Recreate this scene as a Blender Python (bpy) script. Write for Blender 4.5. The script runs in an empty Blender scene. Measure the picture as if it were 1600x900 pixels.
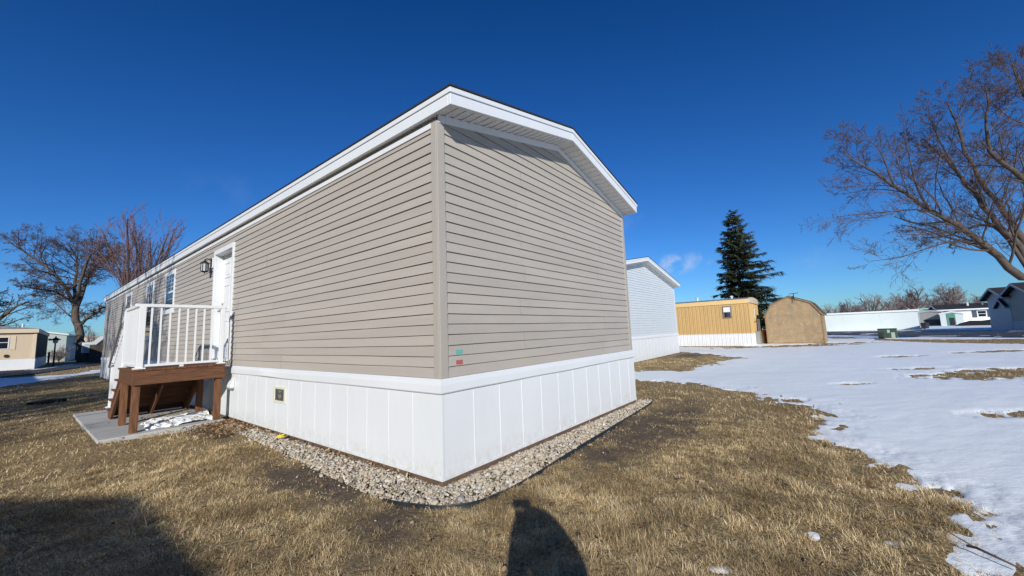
import bpy, math, random
import numpy as np
from mathutils import Matrix, Vector

SC = bpy.context.scene
COL = SC.collection
RAD = math.radians
rng = np.random.default_rng(7)

# ------------------------------------------------------------------ camera
FPX, PITCH, ROLL, CAMZ = 607.1, RAD(6.551), RAD(-2.18), 1.3036
_fw = Vector((0, math.cos(PITCH), math.sin(PITCH)))
_up0 = Vector((0, -math.sin(PITCH), math.cos(PITCH)))
_rt0 = Vector((1, 0, 0))
_rt = _rt0 * math.cos(ROLL) + _up0 * math.sin(ROLL)
_up = -_rt0 * math.sin(ROLL) + _up0 * math.cos(ROLL)
cam_d = bpy.data.cameras.new('camera')
cam = bpy.data.objects.new('camera', cam_d)
COL.objects.link(cam)
cam_d.sensor_width = 36
cam_d.lens = 36 * FPX / 1600
cam_d.clip_start = 0.02
cam_d.clip_end = 3000
cam.matrix_world = Matrix(((_rt.x, _up.x, -_fw.x, 0), (_rt.y, _up.y, -_fw.y, 0),
                           (_rt.z, _up.z, -_fw.z, CAMZ), (0, 0, 0, 1)))
SC.camera = cam

# ------------------------------------------------------------------ sky, sun, exposure
SUN_EL, SUN_AZ = RAD(22.5), RAD(-2.0)      # SUN_AZ: heading the light travels to, from +Y
SKY_STRENGTH, SUN_STRENGTH = 0.125, 4.6
W = bpy.data.worlds.new('World')
SC.world = W
W.use_nodes = True
wt = W.node_tree
for n in list(wt.nodes):
    wt.nodes.remove(n)
wo = wt.nodes.new('ShaderNodeOutputWorld')
bg = wt.nodes.new('ShaderNodeBackground')
sky = wt.nodes.new('ShaderNodeTexSky')
sky.sky_type = 'NISHITA'
sky.sun_disc = False
sky.sun_elevation = SUN_EL
sky.sun_rotation = math.pi + SUN_AZ
sky.altitude = 400
sky.air_density = 1.0
sky.dust_density = 0.2
sky.ozone_density = 3.0
bg.inputs[1].default_value = SKY_STRENGTH
hs = wt.nodes.new('ShaderNodeHueSaturation')
hs.inputs['Saturation'].default_value = 1.18
wt.links.new(sky.outputs[0], hs.inputs['Color'])
# deep winter blue: thin the red and green of the model sky
sb = wt.nodes.new('ShaderNodeVectorMath'); sb.operation = 'SUBTRACT'; sb.inputs[1].default_value = (0.24, 0.33, 0.62)
mxm = wt.nodes.new('ShaderNodeVectorMath'); mxm.operation = 'MAXIMUM'; mxm.inputs[1].default_value = (0.02, 0.05, 0.1)
ml_ = wt.nodes.new('ShaderNodeVectorMath'); ml_.operation = 'MULTIPLY'; ml_.inputs[1].default_value = (0.345, 0.62, 1.0)
wt.links.new(hs.outputs[0], sb.inputs[0]); wt.links.new(sb.outputs[0], mxm.inputs[0]); wt.links.new(mxm.outputs[0], ml_.inputs[0])
last = ml_.outputs[0]
# thin wisps of cloud, each at its own heading and height in the sky
tc = wt.nodes.new('ShaderNodeTexCoord')
def cloud(px, py, rad, strength, scale):
    global last
    d = (_fw + _rt * ((px - 800) / FPX) + _up * ((450 - py) / FPX)).normalized()
    mp = wt.nodes.new('ShaderNodeMapping')
    mp.inputs['Location'].default_value = (-d.x, -d.y, -d.z)
    m2 = wt.nodes.new('ShaderNodeVectorMath'); m2.operation = 'MULTIPLY'
    m2.inputs[1].default_value = (1, 1, 1.9)
    ln = wt.nodes.new('ShaderNodeVectorMath'); ln.operation = 'LENGTH'
    mr = wt.nodes.new('ShaderNodeMapRange')
    mr.inputs['From Min'].default_value = rad; mr.inputs['From Max'].default_value = rad * 0.15
    ns = wt.nodes.new('ShaderNodeTexNoise')
    ns.inputs['Scale'].default_value = scale; ns.inputs['Detail'].default_value = 5
    mr2 = wt.nodes.new('ShaderNodeMapRange')
    mr2.inputs['From Min'].default_value = 0.42; mr2.inputs['From Max'].default_value = 0.78
    mu = wt.nodes.new('ShaderNodeMath'); mu.operation = 'MULTIPLY'
    mu2 = wt.nodes.new('ShaderNodeMath'); mu2.operation = 'MULTIPLY'; mu2.inputs[1].default_value = strength
    mx = wt.nodes.new('ShaderNodeMix'); mx.data_type = 'RGBA'
    mx.inputs[7].default_value = (5.0, 5.4, 6.4, 1)
    L = wt.links.new
    L(tc.outputs['Generated'], mp.inputs[0]); L(mp.outputs[0], m2.inputs[0]); L(m2.outputs[0], ln.inputs[0])
    L(ln.outputs['Value'], mr.inputs[0]); L(tc.outputs['Generated'], ns.inputs['Vector'])
    L(ns.outputs['Fac'], mr2.inputs[0]); L(mr.outputs[0], mu.inputs[0]); L(mr2.outputs[0], mu.inputs[1])
    L(mu.outputs[0], mu2.inputs[0]); L(mu2.outputs[0], mx.inputs[0]); L(last, mx.inputs[6])
    last = mx.outputs[2]
cloud(1056, 413, 0.055, 1.6, 24)
cloud(1088, 406, 0.045, 0.9, 26)
cloud(340, 303, 0.10, 0.07, 16)
cloud(985, 348, 0.05, 0.16, 22)
cloud(1275, 405, 0.06, 0.10, 22)
wt.links.new(last, bg.inputs[0])
wt.links.new(bg.outputs[0], wo.inputs[0])

sl = bpy.data.lights.new('sun', 'SUN')
sl.energy = SUN_STRENGTH
sl.angle = RAD(0.53)
sl.color = (1.0, 0.965, 0.90)
so = bpy.data.objects.new('sun', sl)
COL.objects.link(so)
so.rotation_euler = (math.pi / 2 - SUN_EL, 0, -SUN_AZ)
so.location = (0, -30, 30)
SC.view_settings.view_transform = 'Standard'
SC.view_settings.look = 'None'
SC.view_settings.gamma = 1
SC.view_settings.use_curve_mapping = False
SC.view_settings.exposure = 0.03

# ------------------------------------------------------------------ layout helpers
GZ = -0.05                                     # lawn level; z = 0 is the foot of the white skirting
THETA = RAD(38.187)
U = np.array([math.sin(THETA), math.cos(THETA), 0.0])
V = np.array([-math.cos(THETA), math.sin(THETA), 0.0])
P0 = np.array([-0.6904, 3.6887, 0.0])
ROT = math.pi / 2 - THETA
def uv(a, b, z=0.0):
    return P0 + U * a + V * b + np.array([0, 0, z])
def to_uv(x, y):
    dx, dy = x - P0[0], y - P0[1]
    return dx * U[0] + dy * U[1], dx * V[0] + dy * V[1]
_fwn, _rtn, _upn = np.array(_fw), np.array(_rt), np.array(_up)
CAM = np.array([0, 0, CAMZ])
def bearing(px, py):
    return _fwn + _rtn * ((px - 800) / FPX) + _upn * ((450 - py) / FPX)
def gnd(px, py, z=GZ):                         # survey a spot on the ground
    d = bearing(px, py); t = (z - CAMZ) / d[2]
    return CAM + d * t
def far(px, py, Y):                            # a spot at distance Y ahead
    d = bearing(px, py)
    return CAM + d * (Y / d[1])

# ------------------------------------------------------------------ mesh helpers
class MB:
    def __init__(s):
        s.v = []; s.f = []
    def add(s, vs, fs):
        o = len(s.v); s.v.extend([tuple(map(float, p)) for p in vs])
        s.f.extend([tuple(i + o for i in f) for f in fs]); return s
    def quad(s, a, b, c, d): return s.add([a, b, c, d], [(0, 1, 2, 3)])
    def box(s, x0, x1, y0, y1, z0, z1):
        return s.add([(x0, y0, z0), (x1, y0, z0), (x1, y1, z0), (x0, y1, z0), (x0, y0, z1), (x1, y0, z1), (x1, y1, z1), (x0, y1, z1)],
                     [(0, 3, 2, 1), (4, 5, 6, 7), (0, 1, 5, 4), (1, 2, 6, 5), (2, 3, 7, 6), (3, 0, 4, 7)])
    def hexa(s, bot, top):                     # two quads, matching order (counter-clockwise from above)
        return s.add(list(bot) + list(top), [(0, 3, 2, 1), (4, 5, 6, 7), (0, 1, 5, 4), (1, 2, 6, 5), (2, 3, 7, 6), (3, 0, 4, 7)])
    def bar(s, a, b, w, h):                    # straight bar with a w x h section, h measured upright
        a = Vector(a); b = Vector(b); d = (b - a).normalized()
        up = Vector((0, 0, 1)) if abs(d.z) < 0.95 else Vector((0, 1, 0))
        sx = d.cross(up).normalized(); sz = sx.cross(d).normalized()
        q = [(-1, -1), (1, -1), (1, 1), (-1, 1)]
        vs = [a + sx * (w / 2 * i) + sz * (h / 2 * j) for i, j in q] + [b + sx * (w / 2 * i) + sz * (h / 2 * j) for i, j in q]
        return s.add(vs, [(0, 1, 2, 3), (7, 6, 5, 4), (0, 4, 5, 1), (1, 5, 6, 2), (2, 6, 7, 3), (3, 7, 4, 0)])
    def prism(s, poly, axis, a, b):            # polygon (2-D) extruded along an axis
        n = len(poly)
        def p3(p, t):
            return {'x': (t, p[0], p[1]), 'y': (p[0], t, p[1]), 'z': (p[0], p[1], t)}[axis]
        vs = [p3(p, a) for p in poly] + [p3(p, b) for p in poly]
        fs = [tuple(range(n))[::-1], tuple(range(n, 2 * n))] + [(i, (i + 1) % n, n + (i + 1) % n, n + i) for i in range(n)]
        return s.add(vs, fs)
    def lathe(s, prof, c=(0, 0, 0), n=16):
        m = len(prof); vs = []
        for r, z in prof:
            for k in range(n):
                t = 2 * math.pi * k / n
                vs.append((c[0] + r * math.cos(t), c[1] + r * math.sin(t), c[2] + z))
        fs = [(i * n + k, i * n + (k + 1) % n, (i + 1) * n + (k + 1) % n, (i + 1) * n + k) for i in range(m - 1) for k in range(n)]
        fs += [tuple(range(n))[::-1], tuple(range((m - 1) * n, m * n))]
        return s.add(vs, fs)
    def tube(s, pts, rad, n=6):
        pts = np.asarray(pts, float); rad = np.asarray(rad, float) * np.ones(len(pts))
        t = np.gradient(pts, axis=0); t /= np.linalg.norm(t, axis=1)[:, None] + 1e-9
        ref = np.array([0, 0, 1.0]) if abs(t[0][2]) < 0.9 else np.array([1.0, 0, 0])
        a = np.cross(t, ref); a /= np.linalg.norm(a, axis=1)[:, None] + 1e-9
        b = np.cross(t, a); ang = np.arange(n) * 2 * math.pi / n
        ring = pts[:, None, :] + rad[:, None, None] * (a[:, None, :] * np.cos(ang)[None, :, None] + b[:, None, :] * np.sin(ang)[None, :, None])
        m = len(pts)
        fs = [(i * n + k, i * n + (k + 1) % n, (i + 1) * n + (k + 1) % n, (i + 1) * n + k) for i in range(m - 1) for k in range(n)]
        fs += [tuple(range(n))[::-1], tuple(range((m - 1) * n, m * n))]
        return s.add(ring.reshape(-1, 3), fs)
    def build(s, name, mat, parent=None, bevel=0, smooth=False):
        me = bpy.data.meshes.new(name); me.from_pydata(s.v, [], s.f); me.update()
        return link(name, me, mat, parent, bevel, smooth)

def link(name, me, mat, parent=None, bevel=0, smooth=False):
    me.materials.append(mat)
    if smooth: me.polygons.foreach_set('use_smooth', [True] * len(me.polygons))
    o = bpy.data.objects.new(name, me); COL.objects.link(o)
    if parent: o.parent = parent
    if bevel:
        b = o.modifiers.new('bevel', 'BEVEL'); b.width = bevel; b.segments = 2; b.limit_method = 'ANGLE'; b.angle_limit = RAD(40)
    return o
def np_mesh(name, verts, loops, starts, totals):
    me = bpy.data.meshes.new(name)
    me.vertices.add(len(verts)); me.vertices.foreach_set('co', np.ascontiguousarray(verts, np.float32).ravel())
    me.loops.add(len(loops)); me.loops.foreach_set('vertex_index', np.ascontiguousarray(loops, np.int32))
    me.polygons.add(len(starts)); me.polygons.foreach_set('loop_start', np.ascontiguousarray(starts, np.int32))
    me.polygons.foreach_set('loop_total', np.ascontiguousarray(totals, np.int32))
    me.update(calc_edges=True); me.validate()
    return me
def tag(o, label=None, cat=None, group=None, kind=None):
    if label: o['label'] = label
    if cat: o['category'] = cat
    if group: o['group'] = group
    if kind: o['kind'] = kind
    return o
def thing(name, loc=(0, 0, 0), rz=0.0, label=None, cat=None, group=None):
    o = bpy.data.objects.new(name, None); COL.objects.link(o)
    o.location = tuple(map(float, loc)); o.rotation_euler = (0, 0, rz); o.empty_display_size = 0.3
    return tag(o, label, cat, group)

# ------------------------------------------------------------------ noise on arrays
def _hash(ix, iy, seed):
    h = (ix.astype(np.int64) * 374761393 + iy.astype(np.int64) * 668265263 + seed * 144665) & 0x7fffffff
    h = ((h ^ (h >> 13)) * 1274126177) & 0x7fffffff
    return ((h ^ (h >> 16)) & 0xffff) / 65535.0
def vnoise(x, y, seed=0):
    x = np.asarray(x, float); y = np.asarray(y, float)
    ix, iy = np.floor(x), np.floor(y); fx, fy = x - ix, y - iy
    fx = fx * fx * (3 - 2 * fx); fy = fy * fy * (3 - 2 * fy)
    a, b = _hash(ix, iy, seed), _hash(ix + 1, iy, seed); c, d = _hash(ix, iy + 1, seed), _hash(ix + 1, iy + 1, seed)
    return (a * (1 - fx) + b * fx) * (1 - fy) + (c * (1 - fx) + d * fx) * fy
def fbm(x, y, seed=0, oct=4):
    t = 0; a = 0.5; s = 0
    for k in range(oct):
        t = t + a * vnoise(x * 2 ** k + 17.3 * k, y * 2 ** k - 9.1 * k, seed + k); s += a; a *= 0.5
    return t / s
def sdist(x, y, poly):                          # signed distance to a polygon, inside positive
    p = np.asarray(poly, float)[:, :2]; n = len(p)
    best = np.full(x.shape, 1e18); ins = np.zeros(x.shape, bool)
    for i in range(n):
        a, b = p[i], p[(i + 1) % n]; e = b - a
        wx, wy = x - a[0], y - a[1]
        t = np.clip((wx * e[0] + wy * e[1]) / (e @ e + 1e-12), 0, 1)
        best = np.minimum(best, (wx - t * e[0]) ** 2 + (wy - t * e[1]) ** 2)
        c = ((a[1] <= y) & (b[1] > y)) | ((b[1] <= y) & (a[1] > y))
        if abs(e[1]) > 1e-12:
            ins ^= c & (x < a[0] + (y - a[1]) * e[0] / e[1])
    d = np.sqrt(best)
    return np.where(ins, d, -d)

# ------------------------------------------------------------------ materials
def mat(name, col, rough=0.6, spec=0.3, metal=0.0, var=0.0, vscale=3.0, bump=0.0, bscale=60.0, stretch=(1, 1, 1), col2=None, coords='Object'):
    m = bpy.data.materials.new(name); m.use_nodes = True
    nt = m.node_tree; b = nt.nodes['Principled BSDF']
    b.inputs['Base Color'].default_value = (*col, 1); b.inputs['Roughness'].default_value = rough
    b.inputs['Specular IOR Level'].default_value = spec; b.inputs['Metallic'].default_value = metal
    if var or bump or col2:
        t = nt.nodes.new('ShaderNodeTexCoord'); mp = nt.nodes.new('ShaderNodeMapping'); mp.inputs['Scale'].default_value = stretch
        nt.links.new(t.outputs[coords], mp.inputs[0])
    if var or col2:
        n = nt.nodes.new('ShaderNodeTexNoise'); n.inputs['Scale'].default_value = vscale; n.inputs['Detail'].default_value = 6; n.inputs['Roughness'].default_value = 0.65
        nt.links.new(mp.outputs[0], n.inputs['Vector'])
        r = nt.nodes.new('ShaderNodeValToRGB')
        c2 = col2 or tuple(c * (1 - var) for c in col)
        c1 = col if col2 else tuple(min(1, c * (1 + var)) for c in col)
        r.color_ramp.elements[0].position = 0.3; r.color_ramp.elements[1].position = 0.7
        r.color_ramp.elements[0].color = (*c2, 1); r.color_ramp.elements[1].color = (*c1, 1)
        nt.links.new(n.outputs['Fac'], r.inputs[0]); nt.links.new(r.outputs[0], b.inputs['Base Color'])
    if bump:
        n2 = nt.nodes.new('ShaderNodeTexNoise'); n2.inputs['Scale'].default_value = bscale; n2.inputs['Detail'].default_value = 4
        nt.links.new(mp.outputs[0], n2.inputs['Vector'])
        bp = nt.nodes.new('ShaderNodeBump'); bp.inputs['Strength'].default_value = bump; bp.inputs['Distance'].default_value = 0.02
        nt.links.new(n2.outputs['Fac'], bp.inputs['Height']); nt.links.new(bp.outputs[0], b.inputs['Normal'])
    return m
def island_mat(name, cols, rough=0.8, spec=0.15, bump=0.0, bscale=80, trans=0.0, patch=None):
    m = bpy.data.materials.new(name); m.use_nodes = True
    nt = m.node_tree; b = nt.nodes['Principled BSDF']; b.inputs['Roughness'].default_value = rough; b.inputs['Specular IOR Level'].default_value = spec
    g = nt.nodes.new('ShaderNodeNewGeometry'); r = nt.nodes.new('ShaderNodeValToRGB'); cr = r.color_ramp
    while len(cr.elements) < len(cols): cr.elements.new(0.5)
    for i, (p, c) in enumerate(cols):
        cr.elements[i].position = p; cr.elements[i].color = (*c, 1)
    nt.links.new(g.outputs['Random Per Island'], r.inputs[0]); out = r.outputs[0]
    if patch:
        n = nt.nodes.new('ShaderNodeTexNoise'); n.inputs['Scale'].default_value = patch[0]; n.inputs['Detail'].default_value = 5
        t = nt.nodes.new('ShaderNodeTexCoord'); nt.links.new(t.outputs['Object'], n.inputs['Vector'])
        mr = nt.nodes.new('ShaderNodeMapRange'); mr.inputs[1].default_value = 0.35; mr.inputs[2].default_value = 0.65
        mx = nt.nodes.new('ShaderNodeMix'); mx.data_type = 'RGBA'; mx.blend_type = 'MULTIPLY'; mx.inputs[0].default_value = 1
        r2 = nt.nodes.new('ShaderNodeValToRGB'); r2.color_ramp.elements[0].color = (*patch[1], 1); r2.color_ramp.elements[1].color = (*patch[2], 1)
        nt.links.new(n.outputs['Fac'], mr.inputs[0]); nt.links.new(mr.outputs[0], r2.inputs[0])
        nt.links.new(out, mx.inputs[6]); nt.links.new(r2.outputs[0], mx.inputs[7]); out = mx.outputs[2]
    nt.links.new(out, b.inputs['Base Color'])
    if bump:
        n2 = nt.nodes.new('ShaderNodeTexNoise'); n2.inputs['Scale'].default_value = bscale
        bp = nt.nodes.new('ShaderNodeBump'); bp.inputs['Strength'].default_value = bump; bp.inputs['Distance'].default_value = 0.01
        nt.links.new(n2.outputs['Fac'], bp.inputs['Height']); nt.links.new(bp.outputs[0], b.inputs['Normal'])
    return m

def island_tone(m, amt):                         # each lap a touch lighter or darker than the next
    nt = m.node_tree; b = nt.nodes['Principled BSDF']; src = b.inputs['Base Color'].links[0].from_socket
    g = nt.nodes.new('ShaderNodeNewGeometry'); r = nt.nodes.new('ShaderNodeMapRange'); r.inputs[3].default_value = 1 - amt; r.inputs[4].default_value = 1 + amt
    x = nt.nodes.new('ShaderNodeVectorMath'); x.operation = 'SCALE'; L = nt.links.new
    L(g.outputs['Random Per Island'], r.inputs[0]); L(src, x.inputs[0]); L(r.outputs[0], x.inputs['Scale']); L(x.outputs[0], b.inputs['Base Color'])
def splash(m, z0, z1, col):                      # dried mud splashed up from the ground, ragged
    nt = m.node_tree; b = nt.nodes['Principled BSDF']; src = b.inputs['Base Color'].links[0].from_socket; L = nt.links.new
    t = nt.nodes.new('ShaderNodeTexCoord'); sp_ = nt.nodes.new('ShaderNodeSeparateXYZ'); r = nt.nodes.new('ShaderNodeMapRange'); r.inputs[1].default_value = z1; r.inputs[2].default_value = z0
    n = nt.nodes.new('ShaderNodeTexNoise'); n.inputs['Scale'].default_value = 14; n.inputs['Detail'].default_value = 7; n.inputs['Roughness'].default_value = .7
    r2 = nt.nodes.new('ShaderNodeMapRange'); r2.inputs[1].default_value = .42; r2.inputs[2].default_value = .7; r2.inputs[4].default_value = .55
    mu = nt.nodes.new('ShaderNodeMath'); mu.operation = 'MULTIPLY'; x = nt.nodes.new('ShaderNodeMix'); x.data_type = 'RGBA'; x.inputs[7].default_value = (*col, 1)
    L(t.outputs['Object'], sp_.inputs[0]); L(sp_.outputs['Z'], r.inputs[0]); L(t.outputs['Object'], n.inputs['Vector']); L(n.outputs['Fac'], r2.inputs[0])
    L(r.outputs[0], mu.inputs[0]); L(r2.outputs[0], mu.inputs[1]); L(mu.outputs[0], x.inputs[0]); L(src, x.inputs[6]); L(x.outputs[2], b.inputs['Base Color'])
M = {}
M['siding'] = mat('tan_vinyl', (0.425, 0.382, 0.325), 0.5, 0.35, var=0.06, vscale=1.1, bump=0.12, bscale=26, stretch=(1, 0.35, 5))
M['post'] = mat('tan_vinyl_post', (0.405, 0.368, 0.315), 0.5, 0.3, var=0.03, vscale=2)
M['white'] = mat('white_trim', (0.72, 0.735, 0.735), 0.42, 0.35, var=0.025, vscale=2.5, bump=0.04, bscale=8)
M['skirt'] = mat('white_vinyl_skirting', (0.725, 0.745, 0.745), 0.38, 0.35, var=0.03, vscale=1.2, bump=0.08, bscale=3, stretch=(1, 1, 0.35))
island_tone(M['siding'], .045); splash(M['skirt'], 0.0, .22, (.46, .40, .32))
M['soffit'] = mat('white_soffit', (0.74, 0.74, 0.72), 0.6, 0.2, var=0.03, vscale=5)
M['shingle'] = mat('charcoal_shingle', (0.035, 0.035, 0.038), 0.9, 0.2, var=0.35, vscale=40, bump=0.5, bscale=120)
M['door'] = mat('white_door_paint', (0.72, 0.725, 0.72), 0.4, 0.35, var=0.02, vscale=3)
M['black'] = mat('black_metal', (0.018, 0.018, 0.018), 0.45, 0.4, metal=0.3, var=0.2, vscale=9)
M['glass'] = mat('dark_window_glass', (0.012, 0.016, 0.02), 0.04, 0.9, bump=0.015, bscale=3)
M['lamp_glass'] = mat('seeded_lamp_glass', (0.45, 0.46, 0.45), 0.15, 0.5, var=0.15, vscale=14)
M['wood'] = mat('brown_stained_wood', (0.23, 0.105, 0.05), 0.62, 0.25, col2=(0.085, 0.036, 0.018), vscale=3.0, bump=0.4, bscale=9, stretch=(10, 10, 1.0))
M['wood_x'] = mat('brown_stained_beam', (0.20, 0.092, 0.046), 0.62, 0.25, col2=(0.066, 0.030, 0.016), vscale=3.0, bump=0.4, bscale=9, stretch=(1.0, 10, 10))
M['ledger'] = mat('brown_base_board', (0.18, 0.120, 0.082), 0.8, 0.15, col2=(0.10, 0.066, 0.046), vscale=6, bump=0.2, bscale=40)
M['concrete'] = mat('grey_concrete', (0.50, 0.49, 0.46), 0.85, 0.2, col2=(0.40, 0.39, 0.37), vscale=3.5, bump=0.2, bscale=90)
M['edging'] = mat('black_plastic_edging', (0.022, 0.026, 0.026), 0.45, 0.4, var=0.3, vscale=8)
M['teal'] = mat('faded_teal_plate', (0.13, 0.42, 0.36), 0.5, 0.3, var=0.1, vscale=60)
M['red'] = mat('faded_red_plate', (0.42, 0.12, 0.11), 0.5, 0.3, var=0.1, vscale=60)
M['vent'] = mat('cream_vent_plastic', (0.70, 0.68, 0.54), 0.5, 0.3, var=0.03)
M['vent_dark'] = mat('vent_hole_dark', (0.01, 0.01, 0.01), 0.9, 0.1, var=0.3)
M['vent_grey'] = mat('vent_grille_grey', (0.20, 0.20, 0.18), 0.6, 0.2, var=0.1, vscale=30)
M['steel'] = mat('brushed_nickel', (0.45, 0.43, 0.40), 0.3, 0.5, metal=1.0, var=0.05)
M['grip'] = mat('grey_grip_rail', (0.16, 0.16, 0.16), 0.5, 0.3, var=0.1)
M['grey_siding'] = mat('pale_grey_vinyl', (0.56, 0.60, 0.62), 0.55, 0.25, var=0.03, vscale=1.5)
M['gold'] = mat('ochre_ribbed_metal', (0.52, 0.34, 0.14), 0.5, 0.3, var=0.06, vscale=1.5, bump=0.05, bscale=4)
M['gold_trim'] = mat('ochre_trim', (0.72, 0.50, 0.22), 0.5, 0.3, var=0.05, vscale=3)
M['cream_cap'] = mat('cream_roof_cap', (0.62, 0.50, 0.36), 0.6, 0.2, var=0.06, vscale=3)
M['old_roof'] = mat('weathered_metal_roof', (0.20, 0.20, 0.20), 0.6, 0.3, var=0.35, vscale=4)
M['shed'] = mat('weathered_shed_panel', (0.43, 0.295, 0.15), 0.85, 0.15, col2=(0.25, 0.195, 0.135), vscale=2.6, bump=0.3, bscale=25)
def flakes(m):                                  # paint worn off in pale flakes
    nt = m.node_tree; b = nt.nodes['Principled BSDF']; src = b.inputs['Base Color'].links[0].from_socket
    t = nt.nodes.new('ShaderNodeTexCoord'); n = nt.nodes.new('ShaderNodeTexNoise'); n.inputs['Scale'].default_value = 4.5; n.inputs['Detail'].default_value = 8; n.inputs['Roughness'].default_value = .8
    r = nt.nodes.new('ShaderNodeMapRange'); r.inputs[1].default_value = .53; r.inputs[2].default_value = .66; r.inputs[4].default_value = .8
    x = nt.nodes.new('ShaderNodeMix'); x.data_type = 'RGBA'; x.inputs[7].default_value = (.50, .44, .36, 1)
    L = nt.links.new; L(t.outputs['Object'], n.inputs['Vector']); L(n.outputs['Fac'], r.inputs[0]); L(r.outputs[0], x.inputs[0]); L(src, x.inputs[6]); L(x.outputs[2], b.inputs['Base Color'])
flakes(M['shed'])
M['shed_trim'] = mat('weathered_shed_trim', (0.30, 0.20, 0.115), 0.8, 0.15, var=0.2, vscale=6)
M['shed_roof'] = mat('brown_shed_roof', (0.12, 0.085, 0.06), 0.9, 0.1, var=0.3, vscale=14)
M['white_metal'] = mat('white_metal_wall', (0.60, 0.66, 0.64), 0.5, 0.3, var=0.03, vscale=0.7, bump=0.08, bscale=1.5)
M['box_green'] = mat('utility_green', (0.045, 0.085, 0.062), 0.5, 0.3, var=0.08, vscale=4)
M['pale_green'] = mat('pale_green_grey', (0.42, 0.50, 0.44), 0.6, 0.25, var=0.08, vscale=5)
M['dark_bin'] = mat('dark_bin_plastic', (0.03, 0.03, 0.035), 0.5, 0.3, var=0.2, vscale=5)
M['slate'] = mat('slate_blue_siding', (0.34, 0.36, 0.37), 0.6, 0.25, var=0.05, vscale=2)
M['slate_grey'] = mat('slate_grey_siding', (0.25, 0.25, 0.23), 0.6, 0.25, var=0.05, vscale=2)
M['slate_trim'] = mat('grey_trim', (0.34, 0.36, 0.38), 0.6, 0.25, var=0.05)
M['white_siding'] = mat('white_lap_siding', (0.75, 0.75, 0.72), 0.55, 0.25, var=0.03)
M['green_door'] = mat('green_shed_door', (0.10, 0.28, 0.20), 0.5, 0.3, var=0.15, vscale=4)
M['shutter'] = mat('dark_blue_shutter', (0.06, 0.075, 0.10), 0.6, 0.2, var=0.1)
M['tan_wall'] = mat('tan_panel_wall', (0.60, 0.48, 0.33), 0.65, 0.2, var=0.05, vscale=2, bump=0.1, bscale=12, stretch=(6, 6, 0.4))
M['tan_trim'] = mat('tan_trim', (0.66, 0.54, 0.38), 0.6, 0.2, var=0.05)
M['sage'] = mat('pale_sage_siding', (0.40, 0.46, 0.44), 0.6, 0.2, var=0.04)
M['red_shutter'] = mat('brick_red_shutter', (0.32, 0.085, 0.065), 0.6, 0.2, var=0.1)
M['dark_wall_and_shade'] = mat('dark_brown_wall_and_shade', (0.075, 0.062, 0.05), 0.8, 0.1, var=0.25, vscale=3)  # brown of the far shed; also paints shade on the tan trailer's side
M['pale_blue'] = mat('pale_blue_metal', (0.55, 0.60, 0.62), 0.5, 0.3, var=0.04)
M['bark'] = mat('grey_brown_bark', (0.155, 0.125, 0.10), 0.95, 0.1, col2=(0.07, 0.056, 0.046), vscale=5, bump=0.6, bscale=16, stretch=(2, 2, 0.6))
M['bark_pale'] = mat('pale_bark', (0.135, 0.105, 0.085), 0.95, 0.1, col2=(0.065, 0.05, 0.04), vscale=4, bump=0.5, bscale=16, stretch=(2, 2, 0.6))
M['twig'] = island_mat('twig_bark', [(0, (0.065, 0.048, 0.045)), (0.5, (0.115, 0.080, 0.074)), (1, (0.17, 0.12, 0.105))], 0.9)
M['twig_red'] = island_mat('reddish_twig', [(0, (0.12, 0.06, 0.055)), (0.5, (0.19, 0.11, 0.098)), (1, (0.27, 0.18, 0.16))], 0.9)
M['twig_grey'] = island_mat('greyish_twig', [(0, (0.15, 0.125, 0.115)), (0.5, (0.25, 0.205, 0.19)), (1, (0.34, 0.285, 0.265))], 0.9)
M['needle'] = island_mat('spruce_needles', [(0, (0.026, 0.034, 0.018)), (0.55, (0.060, 0.072, 0.036)), (1, (0.115, 0.120, 0.062))], 0.7)
M['asphalt'] = mat('wet_asphalt', (0.055, 0.057, 0.062), 0.6, 0.3, var=0.3, vscale=3, bump=0.2, bscale=60)
M['brownbox'] = mat('orange_brown_wood', (0.26, 0.11, 0.03), 0.7, 0.2, var=0.2, vscale=6)
M['yellow'] = mat('yellow_plastic', (0.75, 0.60, 0.03), 0.5, 0.3, var=0.1, vscale=30)
M['bed'] = mat('dark_bed_soil', (0.11, 0.085, 0.06), 0.95, 0.1, var=0.4, vscale=30)
M['rubber'] = mat('black_rubber_mat', (0.02, 0.02, 0.02), 0.8, 0.2, var=0.3, vscale=8)

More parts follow.
